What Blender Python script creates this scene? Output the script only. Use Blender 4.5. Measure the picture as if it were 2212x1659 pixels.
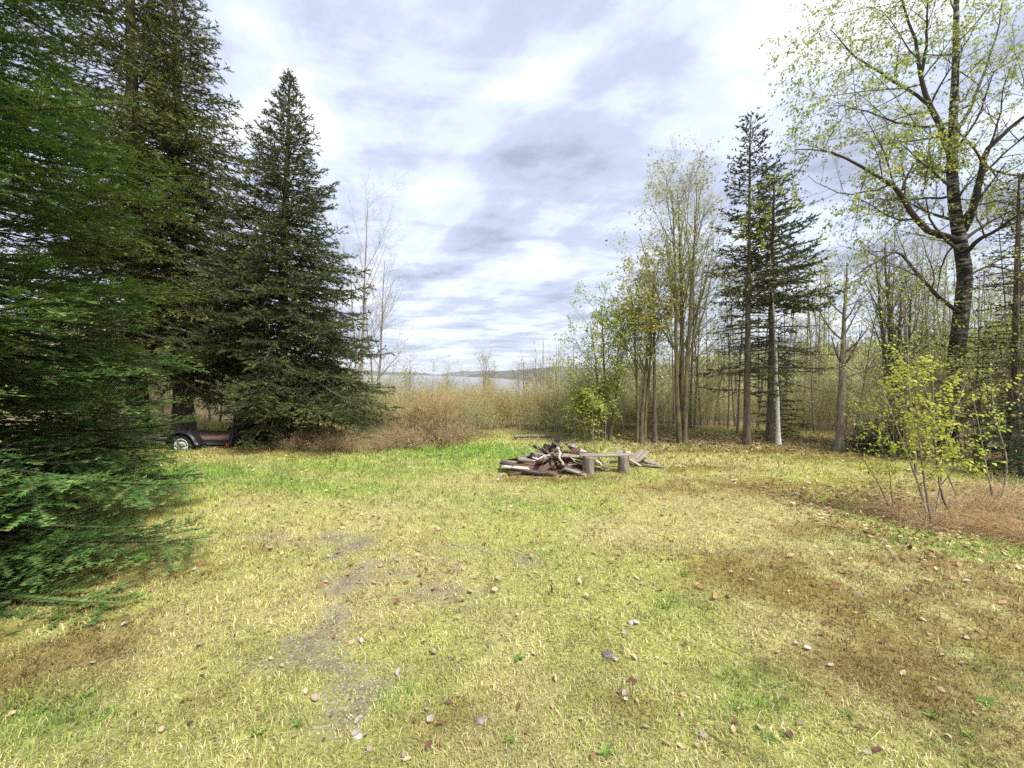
import bpy, math, random
import numpy as np
from mathutils import Vector, Matrix, Euler

for o in list(bpy.data.objects):
    bpy.data.objects.remove(o)
SC = bpy.context.scene
COL = SC.collection
rng = np.random.default_rng(11)
random.seed(11)
R = math.radians

# ------------------------------------------------------------------ camera
CAMH = 1.75
PITCH = 1.15
LENS = 14.0
F = 1024 * LENS / 36.0
cam_d = bpy.data.cameras.new('camera')
cam = bpy.data.objects.new('camera', cam_d)
COL.objects.link(cam)
cam.location = (0, 0, CAMH)
cam.rotation_euler = (R(90 - PITCH), 0, 0)
cam_d.lens = LENS
cam_d.sensor_width = 36
cam_d.clip_start = 0.05
cam_d.clip_end = 30000
SC.camera = cam

# ------------------------------------------------------------------ sky
SUN_EL, SUN_AZ = 55.0, 135.0      # azimuth measured clockwise from +Y
world = bpy.data.worlds.new('World')
SC.world = world
world.use_nodes = True
wt = world.node_tree
wt.nodes.clear()


class NT:
    """tiny node-tree helper"""
    def __init__(self, tree):
        self.t = tree

    def n(self, kind, **kw):
        nd = self.t.nodes.new(kind)
        for k, v in kw.items():
            if k.startswith('i_'):
                key = k[2:]
                key = int(key) if key.isdigit() else key
                nd.inputs[key].default_value = v
            else:
                setattr(nd, k, v)
        return nd

    def l(self, a, b):
        self.t.links.new(a, b)

    def math(self, op, a, b=None, c=None, clamp=False):
        nd = self.t.nodes.new('ShaderNodeMath')
        nd.operation = op
        nd.use_clamp = clamp
        for i, v in enumerate((a, b, c)):
            if v is None:
                continue
            if isinstance(v, (int, float)):
                nd.inputs[i].default_value = v
            else:
                self.t.links.new(v, nd.inputs[i])
        return nd.outputs[0]

    def ramp(self, fac, stops, interp='LINEAR'):
        nd = self.t.nodes.new('ShaderNodeValToRGB')
        nd.color_ramp.interpolation = interp
        el = nd.color_ramp.elements
        while len(el) < len(stops):
            el.new(0.5)
        for e, (p, c) in zip(el, stops):
            e.position = p
            e.color = (c[0], c[1], c[2], 1)
        if fac is not None:
            self.t.links.new(fac, nd.inputs[0])
        return nd.outputs[0]

    def mix(self, fac, a, b, blend='MIX'):
        nd = self.t.nodes.new('ShaderNodeMix')
        nd.data_type = 'RGBA'
        nd.blend_type = blend
        for key, v in ((0, fac), (6, a), (7, b)):
            if isinstance(v, (int, float)):
                nd.inputs[key].default_value = v
            elif isinstance(v, tuple):
                nd.inputs[key].default_value = (v[0], v[1], v[2], 1)
            else:
                self.t.links.new(v, nd.inputs[key])
        return nd.outputs[2]


w = NT(wt)
tc = w.n('ShaderNodeTexCoord')
sep = w.n('ShaderNodeSeparateXYZ')
w.l(tc.outputs['Generated'], sep.inputs[0])
zz = w.math('ADD', w.math('MAXIMUM', sep.outputs[2], 0.0), 0.10)
u = w.math('DIVIDE', sep.outputs[0], zz)
v = w.math('DIVIDE', sep.outputs[1], zz)


def cloud_noise(sx, sy, rot, scale, detail, rough, dist, off):
    # turn first, stretch after, so the rolls run along one heading
    c_, s_ = math.cos(rot), math.sin(rot)
    uu = w.math('ADD', w.math('MULTIPLY', u, c_ * sx), w.math('MULTIPLY', v, -s_ * sx))
    vv = w.math('ADD', w.math('MULTIPLY', u, s_ * sy), w.math('MULTIPLY', v, c_ * sy))
    cx = w.n('ShaderNodeCombineXYZ')
    w.l(w.math('ADD', uu, off), cx.inputs[0])
    w.l(vv, cx.inputs[1])
    nz = w.n('ShaderNodeTexNoise')
    nz.inputs['Scale'].default_value = scale
    nz.inputs['Detail'].default_value = detail
    nz.inputs['Roughness'].default_value = rough
    nz.inputs['Distortion'].default_value = dist
    w.l(cx.outputs[0], nz.inputs['Vector'])
    return nz.outputs[0]


n1 = cloud_noise(1.0, 0.55, R(-34), 1.75, 7.0, 0.56, 0.3, 9.4)
n2 = cloud_noise(0.55, 1.15, R(-8), 2.6, 5.0, 0.55, 0.2, 8.1)
cl = w.math('ADD', w.math('MULTIPLY', n1, 0.60), w.math('MULTIPLY', n2, 0.40))
CLOUD_STOPS = [(0.36, (0.38, 0.41, 0.52)), (0.45, (0.53, 0.58, 0.74)), (0.53, (0.71, 0.78, 0.95)), (0.62, (1.05, 1.08, 1.12))]
ccol = w.ramp(cl, CLOUD_STOPS, 'EASE')
# thin bright rim of the overcast low over the land, all the way round
rim = w.math('SUBTRACT', 1.0, w.math('MULTIPLY', w.math('ABSOLUTE', sep.outputs[2]), 16.0), clamp=True)
ccol = w.mix(w.math('MULTIPLY', rim, 0.75), ccol, (0.98, 1.0, 1.04))
sky = w.n('ShaderNodeTexSky', sky_type='NISHITA', sun_disc=False)
sky.sun_elevation = R(SUN_EL)
sky.sun_rotation = R(SUN_AZ)
b1 = w.n('ShaderNodeBackground')
b1.inputs[1].default_value = 0.05
w.l(sky.outputs[0], b1.inputs[0])
b2 = w.n('ShaderNodeBackground')
b2.inputs[1].default_value = 0.275
w.l(ccol, b2.inputs[0])
mx = w.n('ShaderNodeMixShader')
mx.inputs[0].default_value = 0.93
w.l(b1.outputs[0], mx.inputs[1])
w.l(b2.outputs[0], mx.inputs[2])
wo = w.n('ShaderNodeOutputWorld')
w.l(mx.outputs[0], wo.inputs[0])

# ------------------------------------------------------------------ sun behind the cloud
sd = bpy.data.lights.new('sun', 'SUN')
sd.energy = 1.5
sd.angle = R(14)
sd.color = (1.0, 0.97, 0.91)
sun = bpy.data.objects.new('sun', sd)
COL.objects.link(sun)
sv = Vector((math.sin(R(SUN_AZ)) * math.cos(R(SUN_EL)), math.cos(R(SUN_AZ)) * math.cos(R(SUN_EL)), math.sin(R(SUN_EL))))
sun.rotation_euler = sv.to_track_quat('Z', 'Y').to_euler()
sun.location = sv * 60

# ------------------------------------------------------------------ exposure
SC.view_settings.view_transform = 'Standard'
SC.view_settings.look = 'None'
SC.view_settings.exposure = 2.22
SC.view_settings.gamma = 1.0
SC.view_settings.use_curve_mapping = False
cy = SC.cycles
cy.use_denoising = False
cy.max_bounces = 5
cy.diffuse_bounces = 3
cy.glossy_bounces = 2
cy.transmission_bounces = 3
cy.transparent_max_bounces = 6
cy.volume_bounces = 0
cy.caustics_reflective = False
cy.caustics_refractive = False

# ------------------------------------------------------------------ pixel -> place (display pixels are 2212 wide)
KD = 2212 / 1024.0
_cp, _sp = math.cos(R(PITCH)), math.sin(R(PITCH))


def ray(dx, dy):
    x = (dx / KD - 512) / F
    yv = (384 - dy / KD) / F
    return np.array([x, _cp + yv * _sp, -_sp + yv * _cp])


def at(dx, dy, depth):
    d = ray(dx, dy)
    return np.array([0, 0, CAMH]) + d * (depth / d[1])


def gnd(dx, dy, z=0.0):
    d = ray(dx, dy)
    return np.array([0, 0, CAMH]) + d * ((z - CAMH) / d[2])


# ------------------------------------------------------------------ noise
def _hash(ix, iy, seed):
    h = (ix.astype(np.int64) * 374761393 + iy.astype(np.int64) * 668265263 + seed * 1442695041) & 0x7fffffff
    h = ((h ^ (h >> 13)) * 1274126177) & 0x7fffffff
    return ((h ^ (h >> 16)) & 0xffff) / 65535.0


def vnoise(x, y, seed=0):
    x0 = np.floor(x)
    y0 = np.floor(y)
    fx = x - x0
    fy = y - y0
    fx = fx * fx * (3 - 2 * fx)
    fy = fy * fy * (3 - 2 * fy)
    a = _hash(x0, y0, seed)
    b = _hash(x0 + 1, y0, seed)
    c = _hash(x0, y0 + 1, seed)
    d = _hash(x0 + 1, y0 + 1, seed)
    return (a * (1 - fx) + b * fx) * (1 - fy) + (c * (1 - fx) + d * fx) * fy


def fbm(x, y, seed=0, oct=4):
    s = 0
    a = 0.5
    t = 0
    for i in range(oct):
        s = s + a * vnoise(x * 2 ** i, y * 2 ** i, seed + i * 17)
        t += a
        a *= 0.5
    return s / t


def sstep(a, b, x):
    t = np.clip((x - a) / (b - a), 0, 1)
    return t * t * (3 - 2 * t)


# ------------------------------------------------------------------ geometry collector
class Geo:
    def __init__(self):
        self.v = []
        self.c = []
        self.t = []
        self.q = []
        self.tm = []
        self.qm = []
        self.n = 0

    def add(self, v, tris=None, quads=None, col=(1, 1, 1), mat=0):
        v = np.asarray(v, dtype=np.float32).reshape(-1, 3)
        c = np.asarray(col, dtype=np.float32)
        if c.ndim == 1:
            c = np.tile(c, (len(v), 1))
        self.v.append(v)
        self.c.append(c.reshape(-1, 3))
        if tris is not None and len(tris):
            self.t.append(np.asarray(tris, dtype=np.int64) + self.n)
            self.tm.append(np.full(len(tris), mat, dtype=np.int32))
        if quads is not None and len(quads):
            self.q.append(np.asarray(quads, dtype=np.int64) + self.n)
            self.qm.append(np.full(len(quads), mat, dtype=np.int32))
        self.n += len(v)

    def mesh(self, name, mats, smooth=True):
        v = np.concatenate(self.v)
        c = np.concatenate(self.c)
        t = np.concatenate(self.t) if self.t else np.zeros((0, 3), dtype=np.int64)
        q = np.concatenate(self.q) if self.q else np.zeros((0, 4), dtype=np.int64)
        m = bpy.data.meshes.new(name)
        m.vertices.add(len(v))
        m.vertices.foreach_set('co', v.ravel())
        nl = len(t) * 3 + len(q) * 4
        m.loops.add(nl)
        m.loops.foreach_set('vertex_index', np.concatenate([t.ravel(), q.ravel()]).astype(np.int32))
        npol = len(t) + len(q)
        m.polygons.add(npol)
        ls = np.concatenate([np.arange(len(t)) * 3, len(t) * 3 + np.arange(len(q)) * 4]).astype(np.int32)
        m.polygons.foreach_set('loop_start', ls)
        mi = np.concatenate([x for x in self.tm] + [x for x in self.qm]) if npol else np.zeros(0, dtype=np.int32)
        m.polygons.foreach_set('material_index', mi.astype(np.int32))
        if smooth:
            m.polygons.foreach_set('use_smooth', np.ones(npol, dtype=bool))
        ca = m.color_attributes.new('Col', 'FLOAT_COLOR', 'POINT')
        ca.data.foreach_set('color', np.concatenate([c, np.ones((len(c), 1), dtype=np.float32)], axis=1).ravel())
        for mm in (mats if isinstance(mats, (list, tuple)) else [mats]):
            m.materials.append(mm)
        m.update(calc_edges=True)
        return m

    def obj(self, name, mats, parent=None, smooth=True, loc=None):
        o = bpy.data.objects.new(name, self.mesh(name, mats, smooth))
        COL.objects.link(o)
        if parent is not None:
            o.parent = parent
        if loc is not None:
            o.location = loc
        return o


def unit(a):
    return a / np.maximum(np.linalg.norm(a, axis=-1, keepdims=True), 1e-9)


def tubes(g, P, Rd, S=5, col=(1, 1, 1), mat=0, cap=False):
    """P (M,N,3) polylines, Rd (M,N) radii"""
    P = np.asarray(P, dtype=np.float64)
    Rd = np.asarray(Rd, dtype=np.float64)
    M, N, _ = P.shape
    if M == 0:
        return
    T = np.empty_like(P)
    T[:, 1:-1] = P[:, 2:] - P[:, :-2]
    T[:, 0] = P[:, 1] - P[:, 0]
    T[:, -1] = P[:, -1] - P[:, -2]
    T = unit(T)
    chord = unit(P[:, -1] - P[:, 0])
    ref = np.where(np.abs(chord[:, 2:3]) > 0.75, np.array([[1.0, 0.13, 0]]), np.array([[0, 0, 1.0]]))
    U = unit(np.cross(T, ref[:, None, :]))
    V = np.cross(T, U)
    a = np.arange(S) * 2 * math.pi / S
    ring = (U[:, :, None, :] * np.cos(a)[None, None, :, None] + V[:, :, None, :] * np.sin(a)[None, None, :, None])
    vert = P[:, :, None, :] + ring * Rd[:, :, None, None]
    base = (np.arange(M) * N * S)[:, None, None]
    i = np.arange(N - 1)[None, :, None]
    j = np.arange(S)[None, None, :]
    j2 = (j + 1) % S
    q = np.stack(np.broadcast_arrays(base + i * S + j, base + i * S + j2, base + (i + 1) * S + j2, base + (i + 1) * S + j), axis=-1).reshape(-1, 4)
    c = np.asarray(col, dtype=np.float32)
    if c.ndim == 2:
        c = np.repeat(c, N * S, axis=0)
    tr = None
    if cap:
        k = np.arange(1, S - 1)
        tr = []
        for b in (np.arange(M) * N * S):
            for kk in k:
                tr.append((b, b + kk + 1, b + kk))
                e = b + (N - 1) * S
                tr.append((e, e + kk, e + kk + 1))
    g.add(vert.reshape(-1, 3), tris=tr, quads=q, col=c, mat=mat)


def sample(P, Rd, idx, t):
    N = P.shape[1]
    s = np.clip(t, 0, 0.99999) * (N - 1)
    i = np.floor(s).astype(int)
    f = (s - i)[:, None]
    a = P[idx, i]
    b = P[idx, i + 1]
    r = Rd[idx, i] * (1 - f[:, 0]) + Rd[idx, i + 1] * f[:, 0]
    return a * (1 - f) + b * f, unit(b - a), r


def plen(P):
    return np.linalg.norm(P[:, 1:] - P[:, :-1], axis=2).sum(1)


def frame(T):
    ref = np.where(np.abs(T[:, 2:3]) > 0.9, np.array([[1.0, 0, 0]]), np.array([[0, 0, 1.0]]))
    S = unit(np.cross(T, ref))
    return S, np.cross(S, T)


def walk(p, d, L, N, wob, up, g):
    """grow polylines from p along d, length L, bending by up (per unit) and wobbling"""
    M = len(p)
    P = np.empty((M, N, 3))
    P[:, 0] = p
    d = unit(d)
    st = (L / (N - 1))[:, None]
    for k in range(1, N):
        P[:, k] = P[:, k - 1] + d * st
        d = unit(d + g.normal(0, wob, (M, 3)) + np.array([0, 0, up]))
    return P


def spawn(P, Rd, per, t0, t1, ang, angsd, Lf, N, wob, up, g, rk=0.55, rmin=0.002, flat=0.0, taper=0.25):
    """children of every polyline. per = count (int or array). Lf(t, parent_len) -> length"""
    M = P.shape[0]
    per = np.broadcast_to(np.asarray(per), (M,)).astype(int)
    idx = np.repeat(np.arange(M), per)
    n = len(idx)
    first = np.repeat(np.cumsum(per) - per, per)
    k = np.arange(n) - first
    t = t0 + (t1 - t0) * (k + g.random(n)) / np.repeat(np.maximum(per, 1), per)
    p, T, r = sample(P, Rd, idx, t)
    U, V = frame(T)
    az = k * 2.39996 + g.normal(0, 0.5, n) + np.repeat(g.random(M) * 6.28, per)
    a = np.clip(g.normal(ang, angsd, n), R(12), R(100))[:, None]
    d = np.cos(a) * T + np.sin(a) * (np.cos(az)[:, None] * U + np.sin(az)[:, None] * V * (1 - flat))
    L = Lf(t, plen(P)[idx]) * g.uniform(0.7, 1.25, n)
    C = walk(p, d, L, N, wob, up, g)
    r0 = np.maximum(r * rk, rmin)
    rr = r0[:, None] * np.linspace(1, taper, N)[None, :]
    return C, rr, idx, t


# ------------------------------------------------------------------ materials
def material(name):
    m = bpy.data.materials.new(name)
    m.use_nodes = True
    m.node_tree.nodes.clear()
    return m, NT(m.node_tree)


def finish(nt, shader):
    o = nt.n('ShaderNodeOutputMaterial')
    nt.l(shader, o.inputs[0])


def leafy(name, rough=0.5, trans=0.3, spec=0.3, bright=1.0, nscale=9.0):
    """vertex-coloured foliage, a little light passes through"""
    m, n = material(name)
    at_ = n.n('ShaderNodeAttribute', attribute_name='Col')
    t = n.n('ShaderNodeTexCoord')
    nz = n.n('ShaderNodeTexNoise')
    nz.inputs['Scale'].default_value = nscale
    nz.inputs['Detail'].default_value = 2
    n.l(t.outputs['Object'], nz.inputs['Vector'])
    k = n.ramp(nz.outputs[0], [(0.3, (0.72 * bright,) * 3), (0.7, (1.2 * bright,) * 3)])
    c = n.mix(1.0, at_.outputs['Color'], k, 'MULTIPLY')
    b = n.n('ShaderNodeBsdfPrincipled')
    b.inputs['Roughness'].default_value = rough
    b.inputs['Specular IOR Level'].default_value = spec
    n.l(c, b.inputs['Base Color'])
    if trans > 0:
        tr = n.n('ShaderNodeBsdfTranslucent')
        n.l(c, tr.inputs[0])
        ms = n.n('ShaderNodeMixShader')
        ms.inputs[0].default_value = trans
        n.l(b.outputs[0], ms.inputs[1])
        n.l(tr.outputs[0], ms.inputs[2])
        finish(n, ms.outputs[0])
    else:
        finish(n, b.outputs[0])
    return m


def barky(name, dark, light, scale=14.0, stretch=0.18, bump=0.6, rough=0.9, vcol=True, lichen=None):
    m, n = material(name)
    t = n.n('ShaderNodeTexCoord')
    mp = n.n('ShaderNodeMapping')
    mp.inputs['Scale'].default_value = (1, 1, stretch)
    n.l(t.outputs['Object'], mp.inputs[0])
    nz = n.n('ShaderNodeTexNoise')
    nz.inputs['Scale'].default_value = scale
    nz.inputs['Detail'].default_value = 6
    nz.inputs['Roughness'].default_value = 0.65
    n.l(mp.outputs[0], nz.inputs['Vector'])
    c = n.ramp(nz.outputs[0], [(0.32, dark), (0.68, light)])
    if lichen:
        n2_ = n.n('ShaderNodeTexNoise')
        n2_.inputs['Scale'].default_value = 3.0
        n2_.inputs['Detail'].default_value = 4
        n.l(t.outputs['Object'], n2_.inputs['Vector'])
        f = n.ramp(n2_.outputs[0], [(0.48, (0, 0, 0)), (0.62, (1, 1, 1))])
        sepc = n.n('ShaderNodeSeparateColor')
        n.l(f, sepc.inputs[0])
        c = n.mix(sepc.outputs[0], c, lichen)
    if vcol:
        a = n.n('ShaderNodeAttribute', attribute_name='Col')
        c = n.mix(1.0, c, a.outputs['Color'], 'MULTIPLY')
    b = n.n('ShaderNodeBsdfPrincipled')
    b.inputs['Roughness'].default_value = rough
    b.inputs['Specular IOR Level'].default_value = 0.2
    n.l(c, b.inputs['Base Color'])
    bp = n.n('ShaderNodeBump')
    bp.inputs['Strength'].default_value = bump
    bp.inputs['Distance'].default_value = 0.02
    n.l(nz.outputs[0], bp.inputs['Height'])
    n.l(bp.outputs[0], b.inputs['Normal'])
    finish(n, b.outputs[0])
    return m


def banded_bark(name, pale, dark, zscale, amount, basedark=None):
    """pale bark with dark cross bands and scars (birch, poplar)"""
    m, n = material(name)
    t = n.n('ShaderNodeTexCoord')
    mp = n.n('ShaderNodeMapping')
    mp.inputs['Scale'].default_value = (1.6, 1.6, zscale)
    n.l(t.outputs['Object'], mp.inputs[0])
    nz = n.n('ShaderNodeTexNoise')
    nz.inputs['Scale'].default_value = 3.0
    nz.inputs['Detail'].default_value = 5
    nz.inputs['Roughness'].default_value = 0.7
    n.l(mp.outputs[0], nz.inputs['Vector'])
    f = n.ramp(nz.outputs[0], [(amount - 0.05, (0, 0, 0)), (amount + 0.05, (1, 1, 1))])
    sc = n.n('ShaderNodeSeparateColor')
    n.l(f, sc.inputs[0])
    n2_ = n.n('ShaderNodeTexNoise')
    n2_.inputs['Scale'].default_value = 22.0
    n2_.inputs['Detail'].default_value = 4
    n.l(t.outputs['Object'], n2_.inputs['Vector'])
    pp = n.ramp(n2_.outputs[0], [(0.3, tuple(x * 0.7 for x in pale)), (0.7, pale)])
    c = n.mix(sc.outputs[0], dark, pp)
    if basedark:
        # old furrowed bark near the foot of the trunk
        s = n.n('ShaderNodeSeparateXYZ')
        n.l(t.outputs['Object'], s.inputs[0])
        h = n.math('ADD', s.outputs[2], n.math('MULTIPLY', n.math('SUBTRACT', nz.outputs[0], 0.5), 2.5))
        k = n.math('DIVIDE', n.math('SUBTRACT', h, basedark[0]), basedark[1], clamp=True)
        c = n.mix(k, dark, c)
    b = n.n('ShaderNodeBsdfPrincipled')
    b.inputs['Roughness'].default_value = 0.85
    b.inputs['Specular IOR Level'].default_value = 0.2
    n.l(c, b.inputs['Base Color'])
    bp = n.n('ShaderNodeBump')
    bp.inputs['Strength'].default_value = 0.4
    bp.inputs['Distance'].default_value = 0.02
    n.l(nz.outputs[0], bp.inputs['Height'])
    n.l(bp.outputs[0], b.inputs['Normal'])
    finish(n, b.outputs[0])
    return m


def plain(name, colr, rough=0.6, metal=0.0, noise=0.25, scale=20.0, bump=0.0, spec=0.4):
    m, n = material(name)
    t = n.n('ShaderNodeTexCoord')
    nz = n.n('ShaderNodeTexNoise')
    nz.inputs['Scale'].default_value = scale
    nz.inputs['Detail'].default_value = 5
    n.l(t.outputs['Object'], nz.inputs['Vector'])
    c = n.ramp(nz.outputs[0], [(0.3, tuple(x * (1 - noise) for x in colr)), (0.7, tuple(min(1, x * (1 + noise)) for x in colr))])
    b = n.n('ShaderNodeBsdfPrincipled')
    b.inputs['Roughness'].default_value = rough
    b.inputs['Metallic'].default_value = metal
    b.inputs['Specular IOR Level'].default_value = spec
    n.l(c, b.inputs['Base Color'])
    if bump:
        bp = n.n('ShaderNodeBump')
        bp.inputs['Strength'].default_value = bump
        bp.inputs['Distance'].default_value = 0.01
        n.l(nz.outputs[0], bp.inputs['Height'])
        n.l(bp.outputs[0], b.inputs['Normal'])
    finish(n, b.outputs[0])
    return m


M_NEEDLE = leafy('needles', rough=0.55, trans=0.15, spec=0.22, nscale=2.5)
M_LEAF = leafy('young_leaves', rough=0.5, trans=0.5, spec=0.3, nscale=4.0)
M_GRASS = leafy('grass_blades', rough=0.65, trans=0.35, spec=0.2, nscale=3.0)
M_DRY = leafy('dry_leaves', rough=0.8, trans=0.1, spec=0.15, nscale=30.0)
M_SPRUCE_BARK = barky('spruce_bark', (0.05, 0.038, 0.028), (0.22, 0.175, 0.135), 16, 0.3)
M_GREY_BARK = barky('grey_bark', (0.09, 0.07, 0.05), (0.36, 0.30, 0.23), 20, 0.25)
M_MOSS_BARK = barky('mossy_bark', (0.06, 0.045, 0.03), (0.23, 0.18, 0.12), 20, 0.25, lichen=(0.20, 0.18, 0.075))
M_TWIG = barky('twig_bark', (0.75, 0.75, 0.75), (1.0, 1.0, 1.0), 9, 1.0, 0.1)
M_POPLAR = banded_bark('poplar_bark', (0.36, 0.33, 0.28), (0.028, 0.022, 0.018), 6.0, 0.54, basedark=(2.0, 2.5))
M_BIRCH = banded_bark('birch_bark', (0.74, 0.70, 0.63), (0.05, 0.04, 0.035), 9.0, 0.40)


def wood(name, dark, light, scale=7.0):
    m, n = material(name)
    t = n.n('ShaderNodeTexCoord')
    mp = n.n('ShaderNodeMapping')
    mp.inputs['Scale'].default_value = (0.35, 5, 5)
    n.l(t.outputs['Object'], mp.inputs[0])
    nz = n.n('ShaderNodeTexNoise')
    nz.inputs['Scale'].default_value = scale
    nz.inputs['Detail'].default_value = 7
    nz.inputs['Roughness'].default_value = 0.7
    nz.inputs['Distortion'].default_value = 0.6
    n.l(mp.outputs[0], nz.inputs['Vector'])
    c = n.ramp(nz.outputs[0], [(0.3, dark), (0.5, tuple((a + b) / 2 for a, b in zip(dark, light))), (0.72, light)])
    b = n.n('ShaderNodeBsdfPrincipled')
    b.inputs['Roughness'].default_value = 0.85
    b.inputs['Specular IOR Level'].default_value = 0.2
    n.l(c, b.inputs['Base Color'])
    bp = n.n('ShaderNodeBump')
    bp.inputs['Strength'].default_value = 0.5
    bp.inputs['Distance'].default_value = 0.006
    n.l(nz.outputs[0], bp.inputs['Height'])
    n.l(bp.outputs[0], b.inputs['Normal'])
    finish(n, b.outputs[0])
    return m


M_WOOD_BROWN = wood('brown_board', (0.035, 0.022, 0.017), (0.20, 0.13, 0.10))
M_WOOD_GREY = wood('grey_board', (0.10, 0.085, 0.07), (0.42, 0.36, 0.30))
M_WOOD_PALE = wood('pale_board', (0.28, 0.22, 0.16), (0.66, 0.57, 0.46))
M_WOOD_BLACK = wood('charred_board', (0.008, 0.007, 0.006), (0.05, 0.042, 0.036))
M_WOOD_RED = wood('red_board', (0.07, 0.03, 0.02), (0.25, 0.13, 0.09))


# ------------------------------------------------------------------ scene tree helpers
def tag(o, label=None, cat=None, group=None, kind=None):
    if label:
        o['label'] = label
    if cat:
        o['category'] = cat
    if group:
        o['group'] = group
    if kind:
        o['kind'] = kind
    return o


def thing(name, label, cat, loc=(0, 0, 0), rotz=0.0, group=None, scale=1.0):
    o = bpy.data.objects.new(name, None)
    COL.objects.link(o)
    o.empty_display_size = 0.2
    o.location = loc
    o.rotation_euler = (0, 0, rotz)
    o.scale = (scale,) * 3
    return tag(o, label, cat, group)


def dup(root, loc, rotz=0.0, scale=1.0, label=None, group=None, tilt=(0, 0)):
    r = root.copy()
    COL.objects.link(r)
    r.location = loc
    r.rotation_euler = (tilt[0], tilt[1], rotz)
    r.scale = scale if isinstance(scale, (tuple, list)) else (scale,) * 3
    if label:
        r['label'] = label
    if group:
        r['group'] = group
    for ch in list(root.children):
        c = ch.copy()
        COL.objects.link(c)
        c.parent = r
        for gch in list(ch.children):
            e = gch.copy()
            COL.objects.link(e)
            e.parent = c
    return r


def vary(base, n, g, amt=0.25, hue=0.12):
    base = np.asarray(base)
    k = g.uniform(1 - amt, 1 + amt, (n, 1))
    h = 1 + g.normal(0, hue, (n, 3)) * np.array([1, 0.5, 0.8])
    return np.clip(base * k * h, 0.003, 1)

#==TERRAIN==
# ------------------------------------------------------------------ terrain
def edge_y(x):
    """how far the level yard reaches before the ground falls away"""
    return np.interp(x, [-40, -14, -8, -4, 0, 4, 8, 14, 40], [40, 20, 15.0, 13.2, 13.0, 13.2, 13.5, 14.5, 18])


def height(x, y):
    x = np.asarray(x, dtype=float)
    y = np.asarray(y, dtype=float)
    r = np.hypot(x, y)
    e = np.maximum(y - edge_y(x), 0)
    az = x / np.maximum(y, 1.0)
    slope = np.interp(az, [-1.6, -0.7, -0.35, 0.1, 0.6, 1.5], [0.03, 0.04, 0.15, 0.17, 0.15, 0.10])
    s = e + 4 * (np.exp(-e / 4) - 1)
    z = -slope * s
    floor = np.interp(az, [-1.6, -0.5, -0.25, 0.12, 0.3, 1.5], [-25, -30, -80, -80, -46, -40])
    z = floor * (1 - np.exp(np.minimum(z / np.abs(floor), 0)))
    # wooded rise across the valley on the right
    wr = sstep(0.06, 0.30, az)
    z = z + wr * 41 * np.exp(-((r - 380) / 140) ** 2) * (0.85 + 0.3 * fbm(az * 3, r * 0 + 2.2, 5))
    # wood behind the left trees climbs a little
    wl = sstep(-0.35, -0.7, az)
    z = z + wl * 14 * np.exp(-((r - 260) / 120) ** 2)
    rough = sstep(0, 8, e)
    z = z + rough * (fbm(x * 0.05, y * 0.05, 3) - 0.5) * np.minimum(e * 0.08, 8)
    near = np.exp(-(r / 40) ** 2)
    z = z + near * ((fbm(x * 0.35, y * 0.35, 9) - 0.5) * 0.05 + (fbm(x * 2.2, y * 2.2, 19) - 0.5) * 0.022)
    return z


def blob(x, y, cx, cy, rx, ry):
    d = ((x - cx) / rx) ** 2 + ((y - cy) / ry) ** 2
    return np.exp(-d)


def anchor(lst):
    out = []
    for dx, dy, rx, ry, k in lst:
        p = gnd(dx, dy)
        out.append((p[0], p[1], rx, ry, k))
    return out


GREEN = anchor([(1000, 978, 2.6, 1.3, 1.25), (760, 1015, 2.0, 0.9, 0.8), (420, 1050, 2.4, 0.9, 0.95), (640, 1062, 2.0, 0.6, 0.85),
                (1130, 1095, 0.8, 0.4, 0.7), (980, 1075, 0.8, 0.4, 0.5), (1190, 1215, 0.25, 0.22, 0.7), (1440, 1318, 0.2, 0.15, 0.6), (1240, 1040, 0.9, 0.35, 0.7),
                (300, 1010, 1.5, 0.6, 0.5), (120, 1620, 0.3, 0.2, 0.8), (60, 1590, 0.3, 0.2, 0.8), (210, 1560, 0.2, 0.15, 0.5),
                (1700, 1590, 0.22, 0.12, 0.8), (1620, 1470, 0.2, 0.12, 0.5), (1960, 1170, 0.9, 0.22, 0.55), (2150, 1190, 0.5, 0.2, 0.6), (1500, 975, 1.4, 0.5, 0.5),
                (880, 1480, 0.15, 0.1, 0.6), (1330, 1620, 0.15, 0.1, 0.5), (2190, 1500, 0.15, 0.15, 0.6), (2050, 1640, 0.3, 0.2, 0.4)])
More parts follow.
